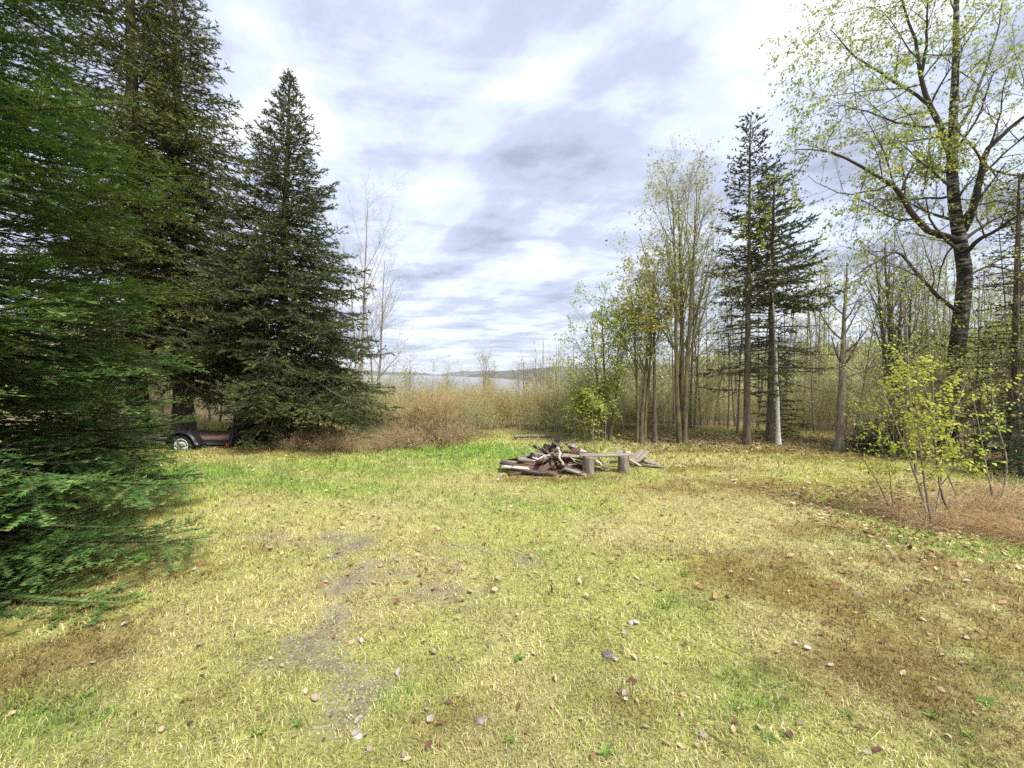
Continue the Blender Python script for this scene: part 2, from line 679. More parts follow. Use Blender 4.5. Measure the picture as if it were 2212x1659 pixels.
BROWN = anchor([(1215, 1035, 1.0, 0.30, 0.9), (1700, 1260, 0.8, 0.45, 1.1), (2000, 1330, 0.8, 0.35, 0.9), (2150, 1420, 0.6, 0.3, 0.8), (1450, 1060, 1.0, 0.35, 0.6), (1720, 1265, 0.6, 0.32, 1.1), (1650, 1290, 0.5, 0.25, 0.9), (1800, 1330, 0.6, 0.32, 1.1), (1880, 1440, 0.5, 0.28, 1.1), (1930, 1220, 0.9, 0.2, 0.8),
                (1990, 1520, 0.35, 0.2, 0.8), (2120, 1270, 0.7, 0.22, 0.8), (2060, 1380, 0.5, 0.2, 0.6), (1620, 1055, 1.5, 0.55, 0.75), (1500, 1015, 1.1, 0.4, 0.6), (1800, 1070, 1.0, 0.4, 0.5),
                (1930, 1100, 0.9, 0.3, 0.7), (1780, 1150, 0.7, 0.25, 0.7), (2180, 1330, 0.5, 0.3, 0.7), (1560, 1250, 0.4, 0.25, 0.4), (1990, 1430, 0.35, 0.25, 0.6),
                (1650, 978, 3.0, 0.35, 1.0), (1850, 995, 1.4, 0.35, 0.9), (30, 1480, 0.55, 0.45, 1.2), (140, 1400, 0.35, 0.35, 0.8), (20, 1300, 0.9, 0.5, 0.9), (430, 1278, 0.3, 0.14, 0.8),
                (560, 1222, 0.25, 0.15, 0.5), (960, 1555, 0.12, 0.12, 0.5), (560, 990, 1.4, 0.5, 0.6), (480, 1560, 0.1, 0.15, 0.4), (2160, 1640, 0.25, 0.12, 0.5), (1340, 1520, 0.2, 0.08, 0.5)])
GRAVEL = anchor([(590, 1190, 0.26, 0.16, 1.0), (745, 1180, 0.30, 0.22, 0.9), (700, 1215, 0.4, 0.2, 0.6), (765, 1262, 0.17, 0.3, 1.0), (735, 1340, 0.14, 0.26, 0.9),
                 (680, 1430, 0.26, 0.16, 0.9), (610, 1460, 0.2, 0.14, 0.6), (790, 1475, 0.18, 0.2, 0.9), (770, 1545, 0.14, 0.16, 0.7), (960, 1285, 0.28, 0.2, 0.9), (930, 1240, 0.35, 0.2, 0.6),
                 (1000, 1185, 0.3, 0.14, 0.6), (1150, 1215, 0.16, 0.12, 0.8), (1060, 1200, 0.2, 0.1, 0.4), (860, 1230, 0.3, 0.2, 0.5), (1430, 1400, 0.15, 0.1, 0.4), (750, 1510, 0.2, 0.2, 0.5)])


def field(lst, x, y):
    s = np.zeros_like(x)
    for cx, cy_, rx, ry, k in lst:
        s = np.maximum(s, k * blob(x, y, cx, cy_, rx, ry))
    return s


def zones(x, y):
    jx = (fbm(x * 1.6, y * 1.6, 31) - 0.5) * 0.7
    jy = (fbm(x * 1.6, y * 1.6, 47) - 0.5) * 0.7
    n = fbm(x * 3.1, y * 3.1, 63, 5)
    gr = np.clip(field(GREEN, x + jx, y + jy) * (0.5 + n), 0, 1)
    br = field(BROWN, x + jx * 0.7, y + jy * 0.5)
    hf = fbm(x * 7.0, y * 7.0, 131, 5)
    brk = fbm(x * 4.2 + y * 1.4, y * 6.5, 171, 5)
    br = np.clip(br * 1.5, 0, 1) * sstep(0.40, 0.56, 0.55 * brk + 0.45 * hf + 0.10 * br) * (0.75 + 0.5 * n)
    br = np.clip(br, 0, 1)
    gv = field([(a_, b_, c_ * 1.35, d_ * 1.35, e_) for a_, b_, c_, d_, e_ in GRAVEL], x + jx * 0.45, y + jy * 0.45)
    gv = 0.9 * sstep(0.22, 0.85, gv * 0.92 + (fbm(x * 9, y * 9, 77, 4) - 0.5) * 1.7 * np.sqrt(np.clip(gv, 0, 1)))
    patch = fbm(x * 0.9, y * 0.9, 91, 5)
    return gr, br, gv, patch


C_STRAW = np.array([0.58, 0.50, 0.22])
C_PALE = np.array([0.70, 0.63, 0.38])
C_OLIVE = np.array([0.37, 0.42, 0.075])
C_GREEN = np.array([0.27, 0.41, 0.075])
C_BROWN = np.array([0.21, 0.13, 0.035])
C_SOIL = np.array([0.22, 0.20, 0.085])
C_GRAVEL = np.array([0.25, 0.21, 0.155])


def lerp(a, b, k):
    k = np.asarray(k)[..., None]
    return a * (1 - k) + b * k


def ground_colour(x, y):
    gr, br, gv, pa = zones(x, y)
    c = lerp(C_STRAW * 0.82, C_OLIVE, sstep(0.35, 0.65, pa) * 0.75)
    c = lerp(c, C_GREEN, gr * 0.9)
    c = lerp(c, C_BROWN, br * 0.85)
    c = lerp(c, C_GRAVEL * 0.8, gv)
    r = np.hypot(x, y)
    # under the near blades the soil shows
    c = lerp(c, C_SOIL, np.clip(0.50 - r * 0.05, 0, 0.5) * (1 - gv))
    return c


def axis(lo, hi, step, far, ratio):
    a = list(np.arange(lo, hi + 1e-6, step))
    s = step
    p = a[-1]
    while p < far:
        s *= ratio
        p += s
        a.append(p)
    s = step
    p = a[0]
    b = []
    while p > -far:
        s *= ratio
        p -= s
        b.append(p)
    return np.array(b[::-1] + a)


gx = axis(-11, 11, 0.15, 6500, 1.12)
gy = axis(0.5, 14.0, 0.13, 6500, 1.12)
gy = gy[gy > -60]
GX, GY = np.meshgrid(gx, gy)
GZ = height(GX, GY)
ny, nx = GX.shape
gc = ground_colour(GX.ravel(), GY.ravel()).reshape(ny, nx, 3)
ee = GY - edge_y(GX)
litter = np.stack([0.22 + 0 * GX, 0.165 + 0 * GX, 0.085 + 0 * GX], -1) * (0.6 + 0.8 * fbm(GX * 0.8, GY * 0.8, 5))[..., None]
side = np.maximum(sstep(8.0, 10.0, GX - 0 * GY), sstep(-9.2, -10.5, GX))
kk = np.clip(np.maximum(sstep(-1.5, 0.3, ee), side), 0, 1)
gc = lerp(gc, litter, kk)
far_c = np.array([0.10, 0.105, 0.05]) * (0.6 + 0.8 * fbm(GX * 0.02, GY * 0.02, 8))[..., None]
gc = lerp(gc, far_c, sstep(25, 70, np.hypot(GX, GY)))
idx = np.arange(ny * nx).reshape(ny, nx)
quads = np.stack([idx[:-1, :-1], idx[:-1, 1:], idx[1:, 1:], idx[1:, :-1]], -1).reshape(-1, 4)
g = Geo()
g.add(np.stack([GX, GY, GZ], -1), quads=quads, col=gc.reshape(-1, 3))

M_GROUND, n = material('yard_soil')
a_ = n.n('ShaderNodeAttribute', attribute_name='Col')
t_ = n.n('ShaderNodeTexCoord')
nz = n.n('ShaderNodeTexNoise')
nz.inputs['Scale'].default_value = 55
nz.inputs['Detail'].default_value = 6
nz.inputs['Roughness'].default_value = 0.75
n.l(t_.outputs['Object'], nz.inputs['Vector'])
nz2 = n.n('ShaderNodeTexNoise')
nz2.inputs['Scale'].default_value = 9
nz2.inputs['Detail'].default_value = 6
nz2.inputs['Roughness'].default_value = 0.7
n.l(t_.outputs['Object'], nz2.inputs['Vector'])
k1 = n.ramp(nz.outputs[0], [(0.3, (0.40,) * 3), (0.7, (1.55,) * 3)])
k2 = n.ramp(nz2.outputs[0], [(0.3, (0.72,) * 3), (0.7, (1.25,) * 3)])
c_ = n.mix(1.0, n.mix(1.0, a_.outputs['Color'], k1, 'MULTIPLY'), k2, 'MULTIPLY')
b_ = n.n('ShaderNodeBsdfPrincipled')
b_.inputs['Roughness'].default_value = 0.95
b_.inputs['Specular IOR Level'].default_value = 0.1
n.l(c_, b_.inputs['Base Color'])
bp_ = n.n('ShaderNodeBump')
bp_.inputs['Strength'].default_value = 0.9
bp_.inputs['Distance'].default_value = 0.02
n.l(nz.outputs[0], bp_.inputs['Height'])
n.l(bp_.outputs[0], b_.inputs['Normal'])
finish(n, b_.outputs[0])
ground = g.obj('ground', M_GROUND)
ground['kind'] = 'structure'


def gz(x, y):
    return float(height(np.array([x]), np.array([y]))[0])


# ------------------------------------------------------------------ grass of the yard
def make_grass():
    G = Geo()
    grg = np.random.default_rng(5)

    def scatter(d0, d1, dens):
        m = 2.6
        area = (d1 - d0) * (1.32 * (d0 + d1) + 2 * m)
        nn = int(area * dens)
        y = np.sqrt(grg.random(nn) * (d1 ** 2 - d0 ** 2) + d0 ** 2)
        x = (grg.random(nn) * 2 - 1) * (1.32 * y + m)
        # thinner outside the picture's own field
        k = (np.abs(x) < 1.30 * y + 0.5) | (grg.random(nn) < 0.45)
        return x[k], y[k]

    def blades(x, y, ln0, wd, seg, dead_share):
        gr, br, gv, pa = zones(x, y)
        keep = grg.random(len(x)) > np.clip(gv * 0.80 + br * 0.30, 0, 0.93)
        # tufty: thin out between clumps
        cl_ = fbm(x * 14, y * 14, 101, 2)
        keep &= grg.random(len(x)) < 0.35 + 1.1 * cl_
        # wood edge and dripline
        keep &= (y < edge_y(x) - 0.3 + grg.normal(0, 0.35, len(x))) & (x < 9.6) & (x > -10)
        x, y, gr, br, gv, pa, cl_ = [q[keep] for q in (x, y, gr, br, gv, pa, cl_)]
        nn = len(x)
        z = height(x, y)
        dead = grg.random(nn) < dead_share * (1 - 0.75 * gr)
        az = grg.random(nn) * 6.283 + 1.5 * fbm(x * 1.5, y * 1.5, 111, 2)
        lean = np.where(dead, grg.uniform(0.9, 1.45, nn), grg.uniform(0.15, 0.95, nn))
        ln = ln0 * grg.uniform(0.55, 1.35, nn) * (0.75 + 0.6 * cl_) * (1 + 0.5 * gr) * np.where(dead, 1.15, 1.0) * (1 - 0.35 * gv)
        tall = grg.random(nn) < 0.015
        ln = np.where(tall, ln * 1.8, ln)
        h = np.stack([np.cos(az), np.sin(az), 0 * az], 1)
        w_ = np.stack([-np.sin(az), np.cos(az), 0 * az], 1) * (wd * grg.uniform(0.7, 1.3, nn))[:, None]
        up = np.array([0, 0, 1.0])
        p0 = np.stack([x, y, z - 0.004], 1)
        d1_ = np.cos(lean * 0.6)[:, None] * up + np.sin(lean * 0.6)[:, None] * h
        l2 = np.minimum(lean * 1.5, 1.75)
        d2_ = np.cos(l2)[:, None] * up + np.sin(l2)[:, None] * h
        p1 = p0 + d1_ * (ln * 0.5)[:, None]
        p2 = p1 + d2_ * (ln * 0.5)[:, None]
        p2[:, 2] = np.maximum(p2[:, 2], z + 0.004)
        cg = lerp(np.tile(C_OLIVE, (nn, 1)), np.tile(C_GREEN, (nn, 1)), np.clip(gr * 1.1 + (grg.random(nn) < 0.12) * 0.6, 0, 1))
        cg = lerp(cg, np.tile(C_STRAW, (nn, 1)), np.clip(grg.random(nn) * 0.9 * (1 - gr) + 0.25 * (0.5 - pa), 0, 1))
        cd = lerp(np.tile(C_STRAW, (nn, 1)), np.tile(C_PALE, (nn, 1)), grg.random(nn))
        cc = np.where(dead[:, None], cd, cg)
        cc = lerp(cc, np.tile(C_BROWN * 1.0, (nn, 1)), np.clip(br * grg.uniform(0.3, 1.3, nn), 0, 0.95))
        cc = np.clip(cc * grg.uniform(0.45, 1.35, (nn, 1)) * (1 + grg.normal(0, 0.05, (nn, 3))), 0.01, 0.85)
        if seg == 2:
            vv = np.stack([p0 - w_, p0 + w_, p1 - w_ * 0.8, p1 + w_ * 0.8, p2], 1)
            b = np.arange(nn)[:, None] * 5
            G.add(vv, tris=b + np.array([[2, 3, 4]]), quads=b + np.array([[0, 1, 3, 2]]), col=np.repeat(cc, 5, axis=0))
        else:
            vv = np.stack([p0 - w_, p0 + w_, p2], 1)
            b = np.arange(nn)[:, None] * 3
            G.add(vv, tris=b + np.array([[0, 1, 2]]), col=np.repeat(cc, 3, axis=0))

    x, y = scatter(1.2, 2.4, 12000)
    blades(x, y, 0.032, 0.0018, 2, 0.46)
    x, y = scatter(2.4, 4.2, 4300)
    blades(x, y, 0.037, 0.0029, 2, 0.44)
    x, y = scatter(4.2, 7.5, 2700)
    blades(x, y, 0.050, 0.0045, 1, 0.48)
    x, y = scatter(7.5, 13.2, 1150)
    blades(x, y, 0.060, 0.008, 1, 0.42)
    o = G.obj('grass', M_GRASS)
    tag(o, 'short matted yellow and green lawn grass of the clearing', 'grass', kind='stuff')
    print('grass tris', len(o.data.polygons))


make_grass()

#==TREES==
# ------------------------------------------------------------------ conifers
UPZ = np.array([0, 0, 1.0])


def needles(G, P, Rd, spacing, ln, wd, flat, base, tip, g, t0=0.1, mult=None, huevar=0.16, loc=(0, 0, 0)):
    """single-triangle needles along twig polylines; flat = two combed rows, else a brush"""
    if len(P) == 0:
        return
    L = plen(P) * (1 - t0)
    cnt = L / spacing
    if mult is not None:
        cnt = cnt * mult
    # twigs well outside the picture carry fewer, larger tufts
    wp = P[:, 1] + np.array(loc)
    out = (np.abs(wp[:, 0]) > 1.30 * wp[:, 1] + 1.3) | (wp[:, 2] > 1.75 + 0.98 * wp[:, 1] + 0.9)
    cnt = np.where(out, cnt * 0.15, cnt)
    cnt = np.floor(cnt + g.random(len(cnt))).astype(int)
    idx = np.repeat(np.arange(len(P)), cnt)
    n_ = len(idx)
    t = t0 + (1 - t0) * g.random(n_)
    p, T, r = sample(P, Rd, idx, t)
    S, V = frame(T)
    if flat:
        sd_ = np.where(g.random(n_) < 0.5, -1.0, 1.0)[:, None]
        d = T * g.uniform(0.35, 0.75, (n_, 1)) + S * sd_ * 0.85 + V * g.normal(0.22, 0.16, (n_, 1))
    else:
        a = g.random(n_) * 6.283
        d = T * g.uniform(0.8, 1.7, (n_, 1)) + (S * np.cos(a)[:, None] + V * np.sin(a)[:, None]) * 0.75
    d = unit(d)
    bigger = np.where(out, 2.0, 1.0)[idx]
    l = (ln * bigger * g.uniform(0.65, 1.25, n_) * (1 - 0.35 * (t > 0.92)))[:, None]
    bw = (T if flat else unit(np.cross(d, g.normal(0, 1, (n_, 3))))) * (wd * bigger * g.uniform(0.7, 1.3, n_))[:, None] * 0.5
    vv = np.stack([p - bw, p + bw, p + d * l], 1)
    cb_ = vary(base, len(P), g, 0.28, huevar)[idx]
    ct_ = vary(tip, len(P), g, 0.2, 0.08)[idx]
    k = np.clip((t - 0.55) * 1.6, 0, 1) * g.uniform(0.3, 1.0, n_)
    c = lerp(cb_, ct_, k) * g.uniform(0.75, 1.25, (n_, 1))
    G.add(vv, tris=np.arange(n_ * 3).reshape(-1, 3), col=np.repeat(np.clip(c, 0.004, 0.9), 3, axis=0))


def conifer(seed, H, rb, cb, nbr, el_low=-10, el_top=55, droop=14, tip=18, pw=0.85, tr=0.17, sp2=0.10, sp3=0.06,
            l2k=0.45, spacing=0.02, ln=0.04, wd=0.012, flat=False, base=(0.03, 0.05, 0.015), tipc=(0.07, 0.10, 0.025),
            bare=0.0, lenfun=None, keep=None, detail=None, lean=(0, 0), fir_l3=0.5, barkcol=(1, 1, 1), irregular=0.3, dead_low=0.0, deadcol=(0.16, 0.10, 0.06), loc=(0, 0, 0), rtop=0.08, upow=0.95):
    """returns (trunk Geo, wood Geo, foliage Geo) rooted at the origin"""
    g = np.random.default_rng(seed)
    GT, GW, GF = Geo(), Geo(), Geo()
    N = 14
    zz_ = np.linspace(0, H, N)
    tp = np.stack([lean[0] * (zz_ / H) + np.cumsum(g.normal(0, 0.008, N)) * 1.0, lean[1] * (zz_ / H) + np.cumsum(g.normal(0, 0.008, N)), zz_ - 0.05], 1)
    trd = tr * (1 - zz_ / H) ** 0.85 + 0.008
    trd[0] *= 1.35
    tubes(GT, tp[None], trd[None], 12, col=barkcol)
    uu = (np.arange(nbr) + g.random(nbr)) / nbr
    uu = np.sort(uu) ** upow
    z = cb + uu * (H - cb - 0.12)
    az = np.arange(nbr) * 2.39996 + g.normal(0, 0.35, nbr)
    L = rb * (1 - uu) ** pw * (1 - irregular * g.random(nbr)) + rtop
    L *= 1 - 0.25 * np.exp(-uu / 0.04) * g.random(nbr)
    if lenfun is not None:
        L = L * lenfun(uu, az, z)
    sel = g.random(nbr) > bare
    if keep is not None:
        sel &= keep(uu, az, z, L)
    uu, z, az, L = uu[sel], z[sel], az[sel], L[sel]
    nb = len(z)
    e0 = np.radians(el_low + (el_top - el_low) * uu ** 1.4 + g.normal(0, 6, nb))
    NB = 9
    s = np.linspace(0, 1, NB)
    e = e0[:, None] - np.radians(droop) * np.sin(s * math.pi * 0.9)[None, :] * 1.2 + np.radians(tip) * (s ** 2)[None, :]
    azs = az[:, None] + np.cumsum(g.normal(0, 0.05, (nb, NB)), axis=1)
    dirs = np.stack([np.cos(azs) * np.cos(e), np.sin(azs) * np.cos(e), np.sin(e)], -1)
    tx = np.interp(z, zz_, tp[:, 0])
    ty = np.interp(z, zz_, tp[:, 1])
    P = np.empty((nb, NB, 3))
    P[:, 0] = np.stack([tx, ty, z], 1)
    for k in range(1, NB):
        P[:, k] = P[:, k - 1] + dirs[:, k - 1] * (L / (NB - 1))[:, None]
    lowz = 0.04 + 0.10 * g.random((nb, 1)) * np.linspace(0.3, 1, NB)[None]
    P[..., 2] = np.maximum(P[..., 2], lowz)
    r0 = np.clip((0.010 if not flat else 0.006) * L + 0.004, 0.004, 0.035)
    Rb = r0[:, None] * np.linspace(1, 0.2, NB)[None]
    wc = np.array([0.13, 0.10, 0.075]) if not flat else np.array([0.060, 0.050, 0.036])
    tubes(GW, P, Rb, 4, col=wc)
    # secondary twigs, left and right in the plane of the bough
    det = np.ones(nb) if detail is None else detail(uu, az, z, L)
    n2_ = np.maximum((L * 0.92 / sp2 * det).astype(int), 2)
    idx2 = np.repeat(np.arange(nb), n2_)
    kk2 = np.arange(len(idx2)) - np.repeat(np.cumsum(n2_) - n2_, n2_)
    t2 = 0.10 + 0.89 * (kk2 + g.random(len(idx2))) / n2_[idx2]
    p, T, r = sample(P, Rb, idx2, t2)
    S, V = frame(T)
    sgn = np.where(kk2 % 2 == 0, 1.0, -1.0)[:, None]
    a2 = np.radians(g.normal(52, 9, len(idx2)))[:, None]
    d2 = T * np.cos(a2) + S * sgn * np.sin(a2) + V * g.normal(-0.08, 0.22 if not flat else 0.24, (len(idx2), 1))
    L2 = (l2k * L[idx2] * (1 - t2) ** 0.75 * (0.35 + 0.65 * sstep(0.05, 0.35, t2)) + 0.09) * g.uniform(0.65, 1.2, len(idx2))
    L2 = np.minimum(L2, 0.85)
    d2[:, 2] = np.maximum(d2[:, 2], -p[:, 2] / np.maximum(L2, 0.05) + 0.05)
    P2 = walk(p, d2, L2, 3, 0.06, -0.04 if not flat else 0.01, g)
    R2 = np.maximum(r * 0.5, 0.002)[:, None] * np.linspace(1, 0.35, 3)[None]
    tubes(GW, P2[:, ::2], R2[:, ::2], 3, col=wc * 0.9)
    # tertiary
    n3 = np.maximum((L2 / sp3).astype(int), 1)
    idx3 = np.repeat(np.arange(len(P2)), n3)
    kk3 = np.arange(len(idx3)) - np.repeat(np.cumsum(n3) - n3, n3)
    t3 = 0.12 + 0.85 * (kk3 + g.random(len(idx3))) / n3[idx3]
    p, T, r = sample(P2, R2, idx3, t3)
    S, V = frame(T)
    sgn = np.where(kk3 % 2 == 0, 1.0, -1.0)[:, None]
    a3 = np.radians(g.normal(48, 9, len(idx3)))[:, None]
    d3 = T * np.cos(a3) + S * sgn * np.sin(a3) + V * g.normal(0.0, 0.30 if not flat else 0.20, (len(idx3), 1))
    L3 = (fir_l3 * L2[idx3] * (1 - t3) + 0.05) * g.uniform(0.7, 1.2, len(idx3))
    P3 = walk(p, d3, L3, 3, 0.05, 0.0, g)
    R3 = np.full((len(P3), 3), 0.0015)
    dl = (z < cb + dead_low) & (g.random(nb) < 0.8) if dead_low > 0 else np.zeros(nb, dtype=bool)
    m3 = np.where(dl, 0.06, 1.0)
    ms1 = m3 * det * (2.6 if flat else 1.2)
    needles(GF, P, Rb, spacing, ln, wd, flat, base, tipc, g, 0.25 if flat else 0.4, ms1, loc=loc)
    needles(GF, P2, R2, spacing, ln, wd, flat, base, tipc, g, 0.10, m3[idx2], loc=loc)
    needles(GF, P3, R3, spacing, ln, wd, flat, base, tipc, g, 0.0, m3[idx2][idx3], loc=loc)
    return GT, GW, GF


def place_conifer(geos, name, label, loc, rotz=0.0, group=None, bark=None):
    t = thing(name, label, 'tree', loc, rotz, group)
    geos[0].obj('trunk', bark or M_SPRUCE_BARK, t)
    crown = geos[2].obj('crown', M_NEEDLE, t, smooth=False)
    geos[1].obj('branch_wood', M_TWIG, crown)
    print(name, 'tris', sum(len(x.t[i]) for x in geos for i in range(len(x.t))) + 2 * sum(len(x.q[i]) for x in geos for i in range(len(x.q))))
    return t


OLIVE_B, OLIVE_T = (0.100, 0.120, 0.028), (0.26, 0.27, 0.075)
SPRUCE_B, SPRUCE_T = (0.066, 0.088, 0.026), (0.18, 0.20, 0.060)
FIR_B, FIR_T = (0.085, 0.155, 0.038), (0.32, 0.44, 0.12)


def facing(cx, cy):
    """1 on the side of a tree that looks at the yard, little behind"""
    a0 = math.atan2(-cy + 1.0, -cx)

    def f(uu, az, z, L):
        d = np.abs((az - a0 + math.pi) % (2 * math.pi) - math.pi)
        return np.where(d < R(120), 1.0, 0.5)
    return f


# the tall spruce standing free at the back of the yard
pb = gnd(605, 966)
sp_d = pb[1]
top = at(626, 165, sp_d)
place_conifer(conifer(3, top[2], 3.6, 0.75, 430, el_low=-12, el_top=52, droop=16, tip=30, pw=0.98, tr=0.15, sp2=0.10, sp3=0.12, l2k=0.40,
                      lenfun=lambda uu, az, z: np.where((z < 2.3) & (np.cos(az) < 0.25), 0.45, 1.0), spacing=0.019, ln=0.085, wd=0.021, base=SPRUCE_B, tipc=SPRUCE_T, irregular=0.45, detail=facing(pb[0], pb[1]), lean=(top[0] - pb[0], 0), loc=(pb[0], pb[1], 0)),
              'spruce_tree', 'tall pointed dark spruce standing free at the back edge of the lawn', (pb[0], pb[1], gz(pb[0], pb[1])))

# two big olive spruces behind the trailer
for (dx, dep, hh, rb, sd_, lab) in ((295, 9.7, 15.5, 3.5, 21, 'huge olive green spruce whose thick trunk rises beyond the trailer, farther from its gate'),
                                    (397, 10.3, 12.7, 3.3, 22, 'huge olive green spruce whose trunk rises right behind the trailer deck')):
    p = at(dx, 900, dep)
    place_conifer(conifer(sd_, hh, rb, 1.9, 380, el_low=-20, el_top=45, droop=16, tip=24, pw=0.80, tr=0.21, sp2=0.12, sp3=0.14, l2k=0.42,
                          spacing=0.023, ln=0.095, wd=0.025, base=OLIVE_B, tipc=OLIVE_T, irregular=0.5, detail=facing(p[0], p[1]),
                          keep=lambda uu, az, z, L: z < 13.0, loc=(p[0], p[1], 0)),
                  'spruce_tree', lab, (p[0], p[1], gz(p[0], p[1])))

# broad near firs on the left, boughs down to the grass
fir_keep = lambda zmax: (lambda uu, az, z, L: z < zmax)
place_conifer(conifer(41, 9.5, 2.7, 0.22, 270, upow=1.7, el_low=-4, el_top=45, droop=10, tip=14, pw=0.45, tr=0.15, sp2=0.085, sp3=0.06, l2k=0.42,
                      spacing=0.0060, ln=0.040, wd=0.0125, flat=True, base=FIR_B, tipc=FIR_T, irregular=0.34, detail=facing(-4.9, 2.7), keep=fir_keep(6.2), loc=(-4.95, 2.75, 0)),
              'fir_tree', 'broad bright green fir with flat sprays sweeping down onto the lawn', (-4.95, 2.75, 0), group=None)
place_conifer(conifer(43, 11.0, 2.75, 0.3, 230, upow=1.35, el_low=-4, el_top=45, droop=10, tip=14, pw=0.45, tr=0.17, sp2=0.10, sp3=0.08, l2k=0.42,
                      spacing=0.014, ln=0.062, wd=0.024, flat=True, base=(0.076, 0.13, 0.034), tipc=(0.25, 0.34, 0.09), irregular=0.40, detail=facing(-7.0, 5.6), keep=fir_keep(8.5), loc=(-7.45, 5.4, 0)),
              'fir_tree', 'second green fir, between the lawn fir and the trailer', (-7.45, 5.4, 0))

# the two conifers in the right tree line
p = gnd(1613, 966)
tp_ = at(1615, 250, p[1])
place_conifer(conifer(51, tp_[2], 1.45, 1.3, 230, el_low=-8, el_top=40, droop=8, tip=18, pw=0.62, tr=0.075, sp2=0.12, sp3=0.12, l2k=0.40,
                      spacing=0.034, ln=0.085, wd=0.036, base=(0.085, 0.082, 0.042), tipc=(0.17, 0.15, 0.07), irregular=0.6, bare=0.28, dead_low=2.2, rtop=0.14, barkcol=(1.0, 0.98, 0.95), loc=(p[0], p[1], 0)),
              'spruce_tree', 'tallest dark thin spruce in the right tree line, bare below', (p[0], p[1], gz(p[0], p[1])))
p = gnd(1692, 966)
tp_ = at(1688, 350, p[1] + 0.5)
place_conifer(conifer(52, tp_[2], 1.9, 1.6, 210, el_low=-4, el_top=45, droop=8, tip=14, pw=0.60, tr=0.08, sp2=0.12, sp3=0.11, l2k=0.42,
                      spacing=0.030, ln=0.085, wd=0.036, base=(0.10, 0.14, 0.042), tipc=(0.27, 0.32, 0.09), irregular=0.5, bare=0.20, dead_low=1.4, barkcol=(0.9, 0.9, 0.88), loc=(p[0], p[1], 0)),
              'fir_tree', 'green fir beside the tall thin spruce and behind the white birch', (p[0], p[1] + 0.5, gz(p[0], p[1])))

# ------------------------------------------------------------------ broadleaf trees
def leaves(G, P, Rd, per_m, ln, wd, cols, g, t0=0.2, hang=0.0, mat=0, clump=None):
    L = plen(P) * (1 - t0)
    cnt = L * per_m
    if clump is not None:
        cnt = cnt * clump
    cnt = np.floor(cnt + g.random(len(P))).astype(int)
    idx = np.repeat(np.arange(len(P)), cnt)
    n_ = len(idx)
    if n_ == 0:
        return 0
    t = t0 + (1 - t0) * g.random(n_) ** 0.8
    p, T, r = sample(P, Rd, idx, t)
    S, V = frame(T)
    a = g.random(n_) * 6.283
    d = unit(T * 0.6 + S * np.cos(a)[:, None] + V * np.sin(a)[:, None] + np.array([0, 0, -hang]))
    nrm = unit(g.normal(0, 0.6, (n_, 3)) + UPZ * 0.9)
    w_ = unit(np.cross(d, nrm))
    l = (ln * g.uniform(0.55, 1.25, n_))[:, None]
    ww = (wd * g.uniform(0.6, 1.2, n_))[:, None] * 0.5
    base = p + d * 0.012
    mid = base + d * l * 0.45
    tip = base + d * l + UPZ * (-0.15) * l
    q = np.stack([base, mid + w_ * ww, tip, mid - w_ * ww], 1)
    cols = np.asarray(cols)
    c = cols[g.integers(0, len(cols), n_)] * g.uniform(0.7, 1.25, (n_, 1)) * (1 + g.normal(0, 0.06, (n_, 3)))
    G.add(q, quads=np.arange(n_ * 4).reshape(-1, 4), col=np.repeat(np.clip(c, 0.01, 0.85), 4, axis=0), mat=mat)
    return n_


def spline(pts, n_):
    """smooth polyline through given points"""
    pts = np.asarray(pts, dtype=float)
    m = len(pts)
    t = np.linspace(0, m - 1, n_)
    out = []
    for x in t:
        i = min(int(x), m - 2)
        f = x - i
        p0 = pts[max(i - 1, 0)]
        p1 = pts[i]
        p2 = pts[i + 1]
        p3 = pts[min(i + 2, m - 1)]
        out.append(0.5 * ((2 * p1) + (-p0 + p2) * f + (2 * p0 - 5 * p1 + 4 * p2 - p3) * f ** 2 + (-p0 + 3 * p1 - 3 * p2 + p3) * f ** 3))
    return np.array(out)


GREYTWIG = np.array([0.17, 0.14, 0.11])
YG = [(0.46, 0.54, 0.09), (0.56, 0.60, 0.13), (0.38, 0.48, 0.08)]
PALEYG = [(0.50, 0.52, 0.18), (0.58, 0.55, 0.23), (0.40, 0.45, 0.14)]
GOLD = [(0.62, 0.54, 0.13), (0.56, 0.50, 0.13), (0.46, 0.50, 0.12)]


